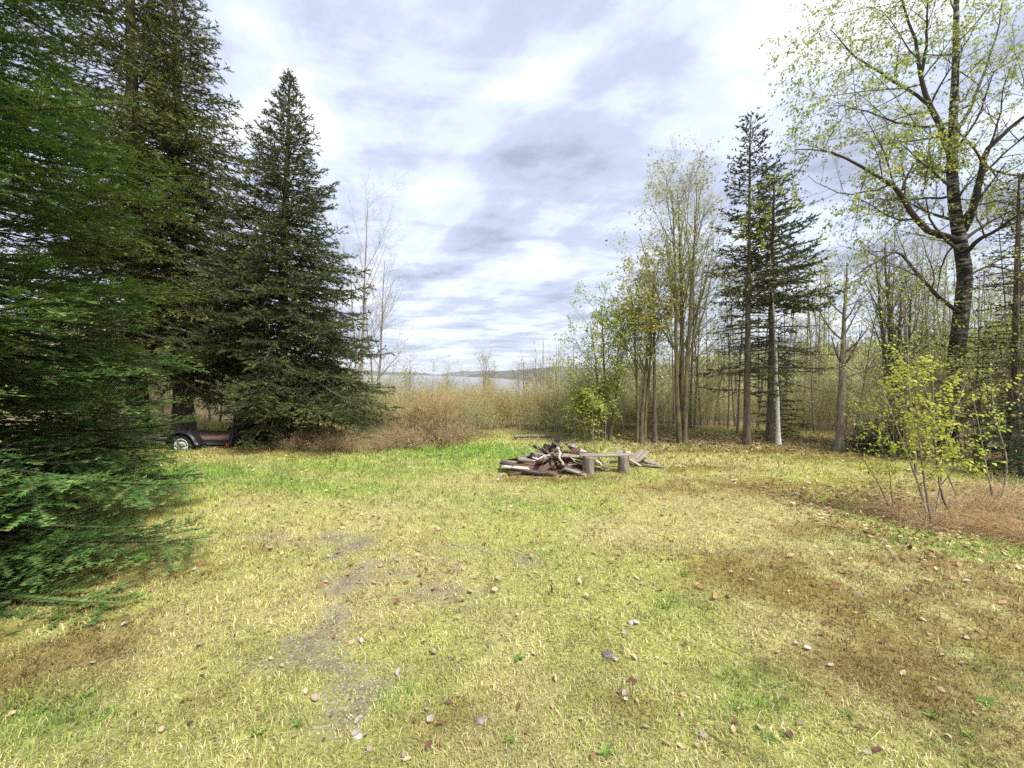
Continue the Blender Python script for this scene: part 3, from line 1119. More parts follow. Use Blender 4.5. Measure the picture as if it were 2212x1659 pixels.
def broadleaf(seed, H, r0, k1=14, k2=6, k3=5, l1=0.42, l2=0.5, l3=0.5, a1=42, up1=0.10, t1=0.3, leaf=(6, 0.06, 0.045, YG), lean=(0, 0), stems=1,
              spread=0.0, twigcol=GREYTWIG, wob=0.06, trunkN=12, bare_k=None, l1top=0.5, rk=0.5, k4=0, trunk_top=1.0):
    """trunk Geo, crown-wood Geo, leaf Geo"""
    g = np.random.default_rng(seed)
    GT, GW, GL = Geo(), Geo(), Geo()
    Ps, Rs = [], []
    for s in range(stems):
        a = s * 2.4 + g.random() * 2
        tilt = spread * (0.5 + 0.6 * g.random()) if stems > 1 else 0
        hh = H * (1 if s == 0 else g.uniform(0.65, 0.97))
        zz_ = np.linspace(0, 1, trunkN)
        wx = np.cumsum(g.normal(0, 0.012 * H / 6, trunkN))
        wy = np.cumsum(g.normal(0, 0.012 * H / 6, trunkN))
        wx -= wx[0]
        wy -= wy[0]
        off = 0.09 * (s > 0)
        x = off * math.cos(a) + zz_ ** 1.2 * (lean[0] + tilt * hh * math.cos(a)) + wx
        y = off * math.sin(a) + zz_ ** 1.2 * (lean[1] + tilt * hh * math.sin(a)) + wy
        Ps.append(np.stack([x, y, zz_ * hh * trunk_top - 0.05], 1))
        rr = r0 * (1 if s == 0 else g.uniform(0.55, 0.9)) * (1 - 0.92 * zz_ ** 0.9) + 0.004
        rr[0] *= 1.4
        Rs.append(rr)
    P0 = np.array(Ps)
    R0 = np.array(Rs)
    tubes(GT, P0, R0, 10)
    P1, R1, i1, tt1 = spawn(P0, R0, k1, t1, 0.98, R(a1), R(9), lambda t, pl: l1 * H * (1 - (t - t1) / (1 - t1) * l1top), 8, wob, up1, g, rk=rk, rmin=0.005)
    tubes(GW, P1, R1, 5, col=twigcol)
    P2, R2, i2, tt2 = spawn(P1, R1, k2, 0.2, 0.98, R(38), R(10), lambda t, pl: l2 * pl * (1 - 0.55 * t), 5, wob * 1.3, up1 * 0.7, g, rk=0.55, rmin=0.0035)
    tubes(GW, P2, R2, 3, col=twigcol)
    P3, R3, i3, tt3 = spawn(P2, R2, k3, 0.2, 1.0, R(38), R(12), lambda t, pl: l3 * pl * (1 - 0.4 * t) + 0.08, 3, wob * 1.5, up1 * 0.5, g, rk=0.6, rmin=0.0024)
    tubes(GW, P3, R3, 3, col=twigcol * 1.1)
    pm, ln, wd, cols = leaf
    if pm > 0:
        cm = 0.25 + 1.5 * g.random(len(P1))
        leaves(GL, P2, R2, pm * 0.6, ln, wd, cols, g, 0.4, clump=cm[i2])
        leaves(GL, P3, R3, pm, ln, wd, cols, g, 0.2, clump=cm[i2][i3])
    return GT, GW, GL


def place_broadleaf(geos, name, label, loc, rotz=0.0, group=None, bark=None, cat='tree', scale=1.0):
    t = thing(name, label, cat, loc, rotz, group, scale)
    geos[0].obj('trunk', bark or M_GREY_BARK, t)
    if geos[2].n:
        cr = geos[2].obj('crown', M_LEAF, t, smooth=False)
        geos[1].obj('branch_wood', M_TWIG, cr)
    else:
        geos[1].obj('crown', M_TWIG, t)
    return t


#==POPLAR==
# the big poplar on the right: trunk and limbs follow the photograph, the rest grows
def poplar():
    g = np.random.default_rng(77)
    D = 8.9
    base = gnd(2042, 985)
    D = base[1]
    root = thing('poplar_tree', 'large leaning poplar with a dark foot, pale banded upper trunk and spreading crooked limbs', 'tree', (base[0], base[1], gz(base[0], base[1])))
    off = np.array([base[0], base[1], gz(base[0], base[1])])

    def line(pts, n_, r_a, r_b, pw=1.0):
        P = spline([at(x, y, D + dd) - off for x, y, dd in pts], n_)
        return P[None], (r_a + (r_b - r_a) * np.linspace(0, 1, n_) ** pw)[None]

    trunk, tr_ = line([(2040, 992, 0), (2047, 920, 0), (2062, 800, 0), (2075, 690, 0), (2084, 600, 0), (2076, 535, 0), (2064, 460, 0), (2057, 380, 0), (2058, 280, 0.1), (2064, 150, 0.2), (2066, 0, 0.3), (2070, -170, 0.4)], 34, 0.145, 0.028, 1.7)
    tr_[0, :3] *= np.array([1.5, 1.2, 1.08])
    GT = Geo()
    tubes(GT, trunk, tr_, 14)
    GT.obj('trunk', M_POPLAR, root)
    limbs = [
        ([(2074, 520, 0), (2012, 502, -0.1), (1975, 462, -0.2), (1950, 410, -0.3), (1922, 383, -0.4), (1862, 348, -0.5), (1800, 320, -0.6), (1730, 315, -0.7)], 0.10, 0.012),
        ([(2080, 500, 0), (2105, 440, -0.2), (2118, 380, -0.3), (2130, 330, -0.4), (2165, 290, -0.5), (2212, 250, -0.6), (2290, 200, -0.8), (2360, 120, -0.9)], 0.11, 0.015),
        ([(2058, 350, 0), (2040, 290, 0.1), (2008, 225, 0.2), (1992, 170, 0.2), (1985, 100, 0.3), (1955, 20, 0.4), (1940, -90, 0.5)], 0.10, 0.015),
        ([(2060, 420, 0), (2030, 428, 0.3), (1990, 430, 0.6), (1930, 432, 0.8), (1870, 425, 1.0)], 0.045, 0.008),
        ([(2085, 545, 0), (2120, 515, -0.3), (2160, 495, -0.5), (2212, 460, -0.8), (2290, 430, -1.0)], 0.07, 0.012),
        ([(2078, 680, 0), (2033, 644, -0.2), (1973, 585, -0.3), (1936, 547, -0.5), (1881, 574, -0.7), (1850, 600, -0.9)], 0.065, 0.010),
        ([(2058, 300, 0.1), (2090, 240, 0.4), (2120, 160, 0.6), (2150, 60, 0.8), (2170, -60, 1.0)], 0.06, 0.010),
        ([(2085, 600, 0), (2140, 575, 0.3), (2212, 590, 0.6), (2270, 600, 0.8)], 0.04, 0.008),
        ([(1950, 410, -0.3), (1975, 360, -0.1), (2000, 345, 0.1), (2030, 335, 0.3)], 0.035, 0.010),
        ([(2010, 228, 0.2), (1960, 190, 0.0), (1900, 150, -0.3), (1840, 110, -0.5), (1800, 60, -0.7)], 0.05, 0.009),
        ([(1990, 160, 0.2), (2010, 90, 0.0), (2020, 10, -0.2), (2025, -90, -0.3)], 0.05, 0.010),
        ([(2062, 260, 0.1), (2010, 275, -0.4), (1950, 265, -0.8), (1880, 240, -1.1), (1810, 225, -1.3)], 0.045, 0.008),
        ([(2068, 760, 0), (2020, 740, 0.3), (1975, 760, 0.5), (1930, 800, 0.6)], 0.03, 0.007),
        ([(2125, 350, -0.3), (2160, 370, 0.0), (2212, 375, 0.3), (2280, 350, 0.5)], 0.045, 0.010),
        ([(2074, 520, 0), (2040, 560, 0.5), (2030, 640, 0.8), (2035, 720, 0.9)], 0.03, 0.007),
    ]
    LP, LR = [], []
    for pts, ra, rb_ in limbs:
        P, Rr = line(pts, 14, ra * 0.68, rb_ * 0.7)
        P = P + np.cumsum(g.normal(0, 0.012, P.shape), axis=1)
        P[:, 0] = off * 0 + (at(*pts[0][:2], D + pts[0][2]) - off)
        lg = Geo()
        tubes(lg, P, Rr, 7, col=np.array([0.075, 0.062, 0.05]))
        lg.obj('limb', M_TWIG, root)
        LP.append(P[0])
        LR.append(Rr[0])
    LP = np.array(LP)
    LR = np.array(LR)
    GW, GL = Geo(), Geo()
    tw = np.array([0.10, 0.082, 0.066])
    # boughs off the trunk's upper half too
    PT, RT, _, _ = spawn(trunk, tr_, 16, 0.42, 0.98, R(55), R(12), lambda t, pl: 1.7 * (1.15 - t) + 0.5, 8, 0.10, 0.06, g, rk=0.35, rmin=0.008)
    tubes(GW, PT, RT, 5, col=tw)
    A1, B1, _, _ = spawn(LP, LR, 9, 0.22, 0.99, R(48), R(14), lambda t, pl: np.clip(pl * 0.42 * (1 - 0.35 * t), 0.45, 1.7), 8, 0.12, 0.05, g, rk=0.5, rmin=0.006)
    tubes(GW, A1, B1, 4, col=tw)
    A1 = np.concatenate([A1, PT])
    B1 = np.concatenate([B1, RT])
    A2, B2, i2, _ = spawn(A1, B1, 7, 0.2, 0.99, R(45), R(14), lambda t, pl: pl * 0.5 * (1 - 0.4 * t) + 0.12, 5, 0.12, 0.03, g, rk=0.55, rmin=0.0035)
    tubes(GW, A2, B2, 3, col=tw)
    A3, B3, i3, _ = spawn(A2, B2, 4, 0.2, 1.0, R(42), R(14), lambda t, pl: pl * 0.45 + 0.1, 3, 0.12, 0.02, g, rk=0.6, rmin=0.0025)
    tubes(GW, A3, B3, 3, col=tw * 1.1)
    cols = [(0.36, 0.42, 0.065), (0.44, 0.48, 0.09), (0.28, 0.35, 0.055)]
    cm = 0.3 + 1.5 * g.random(len(A1))
    zc = A1[:, 0, 2]
    cm = cm * (0.45 + 0.55 * sstep(4.0, 6.0, zc))
    n_ = leaves(GL, A2, B2, 18, 0.052, 0.040, cols, g, 0.3, hang=0.3, clump=cm[i2])
    n_ += leaves(GL, A3, B3, 27, 0.052, 0.040, cols, g, 0.15, hang=0.3, clump=cm[i2][i3])
    cr = GL.obj('crown', M_LEAF, root, smooth=False)
    GW.obj('branch_wood', M_TWIG, cr)
    print('poplar leaves', n_)


poplar()


def spot(dx, dy):
    p = gnd(dx, dy)
    return (p[0], p[1], gz(p[0], p[1]) - 0.02)


def hgt(dx, dy_top, loc):
    return at(dx, dy_top, loc[1])[2] - loc[2]


# tall many-stemmed maple left of the dark spruce
s_ = spot(1474, 962)
place_broadleaf(broadleaf(101, hgt(1470, 395, s_), 0.085, k1=13, k2=7, k3=6, l1=0.40, a1=24, up1=0.05, t1=0.30, leaf=(9, 0.06, 0.048, PALEYG), stems=3, spread=0.07, wob=0.035, twigcol=np.array([0.24, 0.21, 0.11])),
                'maple_tree', 'tall fan-shaped maple with steep mossy branches and tiny pale leaves', s_, bark=M_MOSS_BARK)
# golden tree at the head of the right tree line
s_ = spot(1385, 960)
place_broadleaf(broadleaf(102, hgt(1380, 565, s_), 0.055, k1=13, k2=7, k3=6, l1=0.40, a1=34, up1=0.04, t1=0.35, leaf=(15, 0.07, 0.056, GOLD), stems=3, spread=0.10, wob=0.05, twigcol=np.array([0.22, 0.19, 0.10])),
                'maple_tree', 'golden green leafing tree with three slim stems left of the tall fan-shaped maple', s_, bark=M_MOSS_BARK)
s_ = spot(1414, 961)
place_broadleaf(broadleaf(103, hgt(1412, 600, s_), 0.06, k1=10, k2=6, k3=5, l1=0.28, a1=36, up1=0.05, t1=0.5, leaf=(8, 0.065, 0.05, YG), wob=0.03),
                'maple_tree', 'single dark straight trunk between the golden tree and the tall fan-shaped maple', s_, bark=M_SPRUCE_BARK)
s_ = spot(1310, 955)
place_broadleaf(broadleaf(104, hgt(1300, 650, s_), 0.05, k1=11, k2=7, k3=6, l1=0.42, a1=36, up1=0.03, t1=0.25, leaf=(15, 0.065, 0.052, YG), stems=3, spread=0.14, twigcol=np.array([0.22, 0.20, 0.10])),
                'young_tree', 'young yellow green tree at the left end of the right tree line', s_, bark=M_MOSS_BARK)
# bright bush in front of it
s_ = spot(1285, 955)
place_broadleaf(broadleaf(105, hgt(1280, 830, s_), 0.022, k1=8, k2=6, k3=5, l1=0.55, a1=40, up1=0.04, t1=0.15, leaf=(30, 0.07, 0.058, [(0.44, 0.47, 0.09), (0.50, 0.50, 0.14), (0.36, 0.42, 0.08)]), stems=5, spread=0.22),
                'leafy_bush', 'bright yellow green leafy bush just behind the woodpile', s_, cat='bush')
# white birch
s_ = spot(1682, 967)
place_broadleaf(broadleaf(106, hgt(1665, 540, s_), 0.05, k1=9, k2=5, k3=4, l1=0.20, a1=45, t1=0.55, leaf=(5, 0.05, 0.04, YG), lean=(-0.25, 0), wob=0.03, bare_k=1),
                'birch_tree', 'slim white birch trunk in front of the two conifers', s_, bark=M_BIRCH)
# grey broken maple
s_ = spot(1813, 978)
place_broadleaf(broadleaf(107, hgt(1822, 560, s_), 0.10, k1=12, k2=5, k3=4, l1=0.26, a1=52, t1=0.35, leaf=(4, 0.055, 0.045, YG), lean=(0.15, 0.1), wob=0.07, twigcol=np.array([0.20, 0.16, 0.12])),
                'maple_tree', 'crooked grey trunk with a broken top standing between the conifers and the poplar', s_, bark=M_GREY_BARK)
s_ = spot(1930, 975)
place_broadleaf(broadleaf(108, hgt(1930, 520, s_), 0.085, k1=9, k2=6, k3=5, l1=0.30, a1=28, up1=0.04, t1=0.45, leaf=(5, 0.05, 0.04, YG), stems=4, spread=0.07, wob=0.03),
                'maple_tree', 'clump of four dark trunks behind the bright saplings', s_, bark=M_SPRUCE_BARK)
# bare grey trees behind the free standing spruce
for (dx, ty, dep, sd_, lab) in ((775, 430, 15.0, 111, 'bare grey twiggy tree showing beyond the free-standing spruce, open sky side'),
                                (815, 560, 17.0, 113, 'lower bare grey tree leaning out beyond the free-standing spruce'),
                                (490, 330, 15.5, 112, 'bare grey twiggy tree between the olive spruces and the free-standing spruce')):
    p = at(dx, 900, dep)
    lz = gz(p[0], p[1])
    place_broadleaf(broadleaf(sd_, at(dx, ty, dep)[2] - lz, 0.065, k1=15, k2=8, k3=7, l1=0.36, a1=34, up1=0.03, t1=0.25, leaf=(1.5, 0.04, 0.03, PALEYG), stems=2, spread=0.08, wob=0.05, twigcol=np.array([0.42, 0.38, 0.35])),
                    'bare_tree', lab, (p[0], p[1], lz), bark=M_GREY_BARK)

# far slender trees seen over the thicket in the gap
for i, (dx, ty, dep, lf, lab) in enumerate(((885, 775, 24, 4, 'slender pale tree in the gap, next to the free-standing spruce'),
                                            (965, 805, 27, 2, 'low round leafing tree in the middle of the gap in front of the fog'),
                                            (1050, 768, 25, 4, 'slender upright tree in the gap in front of the dip between the hills'),
                                            (1130, 775, 26, 0, 'bare brown twiggy tree in the gap, left one of three'),
                                            (1158, 772, 25, 0, 'bare brown twiggy tree in the gap, middle one of three'),
                                            (1192, 780, 26, 0, 'bare brown twiggy tree in the gap, right one of three'))):
    p = at(dx, 850, dep)
    lz = gz(p[0], p[1])
    hh = at(dx, ty, dep)[2] - lz
    place_broadleaf(broadleaf(120 + i, hh, 0.07, k1=12, k2=5, k3=4, l1=0.36, a1=32, up1=0.04, t1=0.40, leaf=(lf * 1.5, 0.08, 0.06, PALEYG), stems=2 + (lf == 0) * 1, spread=0.08, twigcol=np.array([0.26, 0.20, 0.15])),
                    'slender_tree', lab, (p[0], p[1], lz))

#==WOODS==
# ------------------------------------------------------------------ thicket, understory and saplings
def shrub(seed, H, nst, spread, twigcol, leaf, arch=0.0, side=6, r0=0.008, l2=0.34, fine=3):
    g = np.random.default_rng(seed)
    GW, GL = Geo(), Geo()
    a = g.random(nst) * 6.283
    rad = np.sqrt(g.random(nst)) * spread * H * 0.55
    p = np.stack([rad * np.cos(a), rad * np.sin(a), np.full(nst, -0.04)], 1)
    tilt = g.uniform(0.1, 1.0, nst) * spread
    d = np.stack([np.cos(a) * tilt, np.sin(a) * tilt, np.ones(nst)], 1)
    P = walk(p, d, H * g.uniform(0.55, 1.1, nst), 7, 0.09, -arch, g)
    Rd = r0 * g.uniform(0.6, 1.2, nst)[:, None] * np.linspace(1, 0.3, 7)[None]
    cols = vary(twigcol, nst, g, 0.25, 0.08)
    tubes(GW, P, Rd, 3, col=cols)
    P2, R2, i2, _ = spawn(P, Rd, side, 0.2, 0.98, R(36), R(12), lambda t, pl: l2 * pl * (1 - 0.6 * t) + 0.06, 4, 0.12, 0.03, g, rk=0.6, rmin=0.0028)
    tubes(GW, P2, R2, 3, col=cols[i2] * 1.05)
    P3, R3, i3, _ = spawn(P2, R2, fine, 0.15, 1.0, R(36), R(12), lambda t, pl: 0.5 * pl + 0.04, 2, 0.1, 0.0, g, rk=0.6, rmin=0.0024)
    tubes(GW, P3, R3, 3, col=cols[i2][i3] * 1.1)
    if leaf[0] > 0:
        leaves(GL, P2, R2, leaf[0] * 0.6, leaf[1], leaf[2], leaf[3], g, 0.2)
        leaves(GL, P3, R3, leaf[0], leaf[1], leaf[2], leaf[3], g, 0.0)
    return GW, GL


def shrub_proto(name, label, group, geos):
    t = thing(name, label, 'shrub', (0, -500, -200), 0, group)
    geos[0].obj('stem', M_TWIG, t)
    if geos[1].n:
        geos[1].obj('foliage', M_LEAF, t, smooth=False)
    return t


class Kind:
    """a few grown prototypes of one kind; the first use of each moves it, later uses copy it"""
    def __init__(self, protos):
        self.p = protos
        self.used = [False] * len(protos)
        self.k = 0

    def put(self, x, y, rz, sc_, label=None, group=None, z=None):
        i = self.k % len(self.p)
        self.k += 1
        loc = (x, y, gz(x, y) - 0.02 if z is None else z)
        label = label or getattr(self, 'label', None)
        group = group or getattr(self, 'group', None)
        if not self.used[i]:
            self.used[i] = True
            o = self.p[i]
            o.location = loc
            o.rotation_euler = (gs.normal(0, 0.05), gs.normal(0, 0.05), rz)
            o.scale = sc_ if isinstance(sc_, tuple) else (sc_,) * 3
            if label:
                o['label'] = label
            if group:
                o['group'] = group
            return o
        return dup(self.p[i], loc, rz, sc_, label, group, tilt=(gs.normal(0, 0.06), gs.normal(0, 0.06)))

    def clean(self):
        for o, u_ in zip(self.p, self.used):
            if not u_:
                for c in list(o.children):
                    bpy.data.objects.remove(c)
                bpy.data.objects.remove(o)


RED_L, RED_G = 'tan brown leafless shrub of dense upright stems at the far lawn edge', 'tan-brown shrubs in the gap'
WIL_L, WIL_G = 'yellowish budding willow shrub in the thicket beyond the lawn', 'budding willow shrubs beyond the lawn'
GRY_L, GRY_G = 'grey-green twiggy shrub with sparse young leaves under the trees', 'twiggy understory shrubs'
BRM_L, BRM_G = 'low tangle of brown dead bramble at the lawn edge', 'low brambles along the lawn edge'
red = Kind([shrub_proto('red_stem_shrub', RED_L, RED_G, shrub(201 + i, 1.5, 34, 0.42, (0.46, 0.34, 0.18), (8, 0.03, 0.022, [(0.58, 0.48, 0.18)]), side=5)) for i in range(3)])
wil = Kind([shrub_proto('willow_shrub', WIL_L, WIL_G, shrub(211 + i, 1.9, 20, 0.42, (0.40, 0.33, 0.17), (16, 0.040, 0.030, [(0.56, 0.50, 0.18), (0.50, 0.50, 0.15), (0.60, 0.48, 0.19)]), side=6)) for i in range(4)])
gry = Kind([shrub_proto('twiggy_shrub', GRY_L, GRY_G, shrub(221 + i, 2.0, 12, 0.40, (0.40, 0.34, 0.23), (13, 0.050, 0.039, [(0.46, 0.48, 0.17), (0.52, 0.50, 0.22), (0.38, 0.42, 0.14)]), side=7)) for i in range(4)])
brm = Kind([shrub_proto('bramble', BRM_L, BRM_G, shrub(231 + i, 0.75, 26, 0.95, (0.40, 0.29, 0.17), (5, 0.05, 0.035, [(0.38, 0.25, 0.13), (0.46, 0.35, 0.19)]), arch=0.16, side=5)) for i in range(3)])
gs = np.random.default_rng(300)
for k_, l_, g_ in ((red, RED_L, RED_G), (wil, WIL_L, WIL_G), (gry, GRY_L, GRY_G), (brm, BRM_L, BRM_G)):
    k_.label, k_.group = l_, g_


def band(kind, dx0, dx1, d0, d1, n_, s0, s1, label=None, group=None):
    for _ in range(n_):
        dx = gs.uniform(dx0, dx1)
        dep = gs.uniform(d0, d1)
        p_ = at(dx, 900, dep)
        kind.put(p_[0], p_[1], gs.uniform(0, 6.28), gs.uniform(s0, s1), label, group)


# edge of the thicket as it bends round the back of the yard
edge_pts = [(640, 985), (700, 984), (760, 982), (810, 978), (850, 974), (900, 968), (960, 962), (1020, 957), (1080, 953), (1140, 951), (1200, 950), (1240, 952)]
for (dx, dy) in edge_pts:
    for q in range(3):
        p_ = gnd(dx + gs.uniform(-30, 30), dy - 2)
        if dx < 1020:
            brm.put(p_[0] + gs.normal(0, 0.15), p_[1] + gs.uniform(0.0, 0.7), gs.uniform(0, 6.28), gs.uniform(0.7, 1.1) * (0.8 if dx < 840 else 1))
        elif q < 2:
            gry.put(p_[0] + gs.normal(0, 0.15), p_[1] + gs.uniform(0.3, 0.9), gs.uniform(0, 6.28), gs.uniform(0.45, 0.65))
for k in range(18):
    dx = gs.uniform(845, 1000)
    p_ = gnd(dx, np.interp(dx, [e[0] for e in edge_pts], [e[1] for e in edge_pts]) - 3)
    red.put(p_[0], p_[1] + gs.uniform(0.6, 2.2), gs.uniform(0, 6.28), gs.uniform(0.5, 1.0))
for k in range(8):
    dx = gs.uniform(1030, 1200)
    red.put(at(dx, 900, 13.4)[0], gs.uniform(12.9, 15), gs.uniform(0, 6.28), gs.uniform(0.7, 1.0))
band(wil, 820, 1200, 13.4, 17, 40, 0.50, 0.90)
band(wil, 1000, 1260, 12.4, 15, 14, 0.5, 0.85)
band(wil, 820, 1200, 17, 26, 36, 0.6, 1.15)
band(gry, 640, 860, 11.4, 15, 16, 0.6, 1.0, 'grey-green twiggy shrub beside the free-standing spruce at the thicket', 'shrubs beside the free-standing spruce')
band(gry, 1200, 1330, 12.0, 16, 14, 0.7, 1.1)
band(gry, 1320, 1900, 11.5, 19, 44, 0.5, 1.0)
band(gry, 1310, 1900, 11.6, 14, 10, 0.9, 1.4, 'tall twiggy shrub with pale leaves between the trunks at the lawn edge', 'tall shrubs at the right lawn edge')
band(gry, 1880, 2350, 7.8, 12, 16, 0.7, 1.2, 'tall twiggy shrub in the brush around the poplar', 'shrubs around the poplar')
band(wil, 1300, 1900, 13.5, 26, 44, 0.6, 1.15, 'yellowish budding willow shrub deep between the trunks of the right wood', 'willow shrubs of the right wood')
band(wil, 1300, 1900, 12.0, 13.6, 22, 0.30, 0.55, 'low yellowish budding willow at the foot of the right trees', 'low willows at the foot of the right trees')
band(gry, 150, 640, 12.2, 18, 40, 0.55, 1.0, 'grey-green twiggy shrub in the dim wood beyond the trailer', 'shrubs of the left wood')

# slim young trees of the wood: grown prototypes, copied
SAP_L, SAP_G = 'slim grey sapling with sparse pale leaves among the trees of the right wood', 'saplings of the right wood'
SAPL_L, SAPL_G = 'thin bare stem in the dim wood beyond the left spruces', 'thin stems of the left wood'


def sap_proto(seed, lf, tw):
    t = place_broadleaf(broadleaf(seed, 5.0, 0.026, k1=13, k2=5, k3=4, l1=0.26, a1=44, up1=0.05, t1=0.25, leaf=(lf * 1.6, 0.062, 0.05, YG), wob=0.05, twigcol=np.array(tw), trunkN=10),
                        'sapling', SAP_L, (0, -500, -200), group=SAP_G)
    return t


sap = Kind([sap_proto(401 + i, (3.0, 5.0, 1.5, 6.0)[i], ((0.20, 0.16, 0.12), (0.22, 0.19, 0.11), (0.24, 0.20, 0.16), (0.20, 0.17, 0.10))[i]) for i in range(4)])
sap.label, sap.group = SAP_L, SAP_G
for k in range(46):
    dx = gs.uniform(1300, 2250)
    dep = gs.uniform(11.4, 19) if dx < 1800 else gs.uniform(9.8, 17)
    p_ = at(dx, 900, dep)
    sap.put(p_[0], p_[1], gs.uniform(0, 6.28), gs.uniform(0.6, 1.25))
for k in range(24):
    dx = gs.uniform(1330, 2260)
    dep = gs.uniform(12.2, 18)
    p_ = at(dx, 900, dep)
    sap.put(p_[0], p_[1], gs.uniform(0, 6.28), gs.uniform(1.0, 1.5))
for k in range(16):
    dx = gs.uniform(845, 1215)
    p_ = at(dx, 900, gs.uniform(19, 30))
    sap.put(p_[0], p_[1], gs.uniform(0, 6.28), gs.uniform(0.45, 0.72), 'slim pale sapling rising out of the thicket before the fog', 'saplings rising out of the gap thicket')
for k in range(20):
    dx = gs.uniform(1960, 2330)
    dep = gs.uniform(6.8, 10)
    p_ = at(dx, 900, dep)
    sap.put(p_[0], p_[1], gs.uniform(0, 6.28), gs.uniform(0.45, 0.8))
lsap = Kind([place_broadleaf(broadleaf(411 + i, 5.0, 0.028, k1=12, k2=4, k3=3, l1=0.22, a1=50, up1=0.04, t1=0.2, leaf=(0, 0.05, 0.04, YG), wob=0.04, twigcol=np.array((0.30, 0.24, 0.18)), trunkN=10),
                             'bare_sapling', SAPL_L, (0, -500, -200), group=SAPL_G) for i in range(3)])
for k in range(56):
    dx = gs.uniform(60, 720)
    dep = gs.uniform(11.8, 20)
    p_ = at(dx, 900, dep)
    lsap.put(p_[0], p_[1], gs.uniform(0, 6.28), gs.uniform(0.6, 1.3))

# small conifers in the understory
for (dx, dy, h_, rb_, sd_, lab) in ((1882, 985, 0.75, 0.42, 61, 'tiny dark green fir seedling at the foot of the bright saplings'),
                                    (1775, 968, 3.0, 0.75, 62, 'small dark fir behind the crooked grey trunk'),
                                    (2205, 1040, 1.3, 0.75, 63, 'small green fir at the edge of the right brush, beyond the dry grass'),
                                    (630, 962, 1.3, 0.75, 64, 'small dark fir at the foot of the free-standing spruce')):
    p_ = gnd(dx, dy)
    place_conifer(conifer(sd_, h_, rb_, 0.1, 60, el_low=0, el_top=50, droop=6, tip=12, pw=0.7, tr=0.03, sp2=0.09, sp3=0.08, spacing=0.02, ln=0.05, wd=0.02, base=(0.026, 0.06, 0.02), tipc=(0.08, 0.14, 0.04), loc=(p_[0], p_[1], 0)),
                  'small_fir', lab, (p_[0], p_[1] + (1.5 if h_ > 2 else 0), gz(p_[0], p_[1])))
# half dead spruces closing the right side
for (dx, dep, h_, rb_, sd_, lab) in ((2190, 7.6, 5.6, 1.25, 71, 'brown-olive half-dead spruce right of the poplar'),
                                     (2300, 7.2, 7.0, 1.6, 72, 'taller olive spruce on the far right behind the brush')):
    p_ = at(dx, 900, dep)
    place_conifer(conifer(sd_, h_, rb_, 0.4, 150, el_low=-10, el_top=40, droop=10, tip=12, pw=0.55, tr=0.09, sp2=0.11, sp3=0.12, spacing=0.045, ln=0.06, wd=0.022, base=(0.075, 0.062, 0.025), tipc=(0.11, 0.10, 0.04), irregular=0.55, bare=0.1, loc=(p_[0], p_[1], 0)),
                  'spruce_tree', lab, (p_[0], p_[1], gz(p_[0], p_[1])))


# ------------------------------------------------------------------ bright saplings in the dry grass on the right
def bright_sapling(name, label, stems, seed, leaf, twigs=9, tl=0.5, loc_px=None, r0=0.014):
    g = np.random.default_rng(seed)
    base = gnd(*stems[0][0][:2])
    off = np.array([base[0], base[1], gz(base[0], base[1]) - 0.02])
    t = thing(name, label, 'sapling', tuple(off))
    D = base[1]
    LP = []
    for st in stems:
        d0 = gnd(*st[0][:2])[1]
        LP.append(spline([at(x, y, d0 + dd) - off for x, y, dd in st], 12))
    LP = np.array(LP)
    LP[:, 0, 2] = -0.03
    LR = r0 * np.linspace(1, 0.25, 12)[None] * np.ones((len(stems), 1))
    GT, GW, GL = Geo(), Geo(), Geo()
    tubes(GT, LP, LR, 6)
    GT.obj('stem', M_GREY_BARK, t)
    P1, R1, i1, _ = spawn(LP, LR, twigs, 0.25, 0.99, R(58), R(14), lambda tt, pl: tl * (1.05 - 0.45 * tt) + 0 * pl, 6, 0.10, 0.02, g, rk=0.5, rmin=0.003)
    tubes(GW, P1, R1, 3, col=(0.20, 0.16, 0.10))
    P2, R2, i2, _ = spawn(P1, R1, 4, 0.25, 1.0, R(45), R(12), lambda tt, pl: pl * 0.42, 4, 0.1, 0.0, g, rk=0.6, rmin=0.002)
    tubes(GW, P2, R2, 3, col=(0.22, 0.18, 0.11))
    leaves(GL, P1, R1, leaf[0], leaf[1], leaf[2], leaf[3], g, 0.2, hang=0.25)
    leaves(GL, P2, R2, leaf[0], leaf[1], leaf[2], leaf[3], g, 0.1, hang=0.25)
    cr = GL.obj('crown', M_LEAF, t, smooth=False)
    GW.obj('branch_wood', M_TWIG, cr)
    return t


LIME = [(0.50, 0.56, 0.07), (0.58, 0.60, 0.11), (0.42, 0.50, 0.06)]
bright_sapling('bright_sapling', 'bright lime-leaved sapling with two bowed stems growing from the dry grass clump',
               [[(2013, 1136, 0), (1998, 1048, 0), (1989, 978, 0.05), (1980, 890, 0.1), (1965, 800, 0.15)],
                [(2065, 1130, 0), (2035, 1072, 0), (2023, 993, 0), (2011, 890, -0.05), (1999, 842, -0.1), (1975, 770, -0.1)],
                [(2018, 1134, 0), (2030, 1060, 0.2), (2040, 980, 0.3), (2060, 900, 0.4), (2085, 830, 0.5)],
                [(2010, 1134, 0), (1985, 1050, 0.2), (1955, 970, 0.3), (1925, 890, 0.4), (1905, 840, 0.5)]], 501, (44, 0.041, 0.033, LIME), twigs=14, tl=0.55)
bright_sapling('leafy_sapling', 'thin sapling with two whip stems left of the lime-leaved sapling',
               [[(1931, 1103, 0), (1925, 1060, 0), (1920, 1015, 0), (1900, 950, 0)],
                [(1925, 1105, 0), (1895, 1040, 0), (1860, 985, 0), (1850, 960, 0)]], 502, (9, 0.045, 0.034, LIME), twigs=6, tl=0.30, r0=0.009)
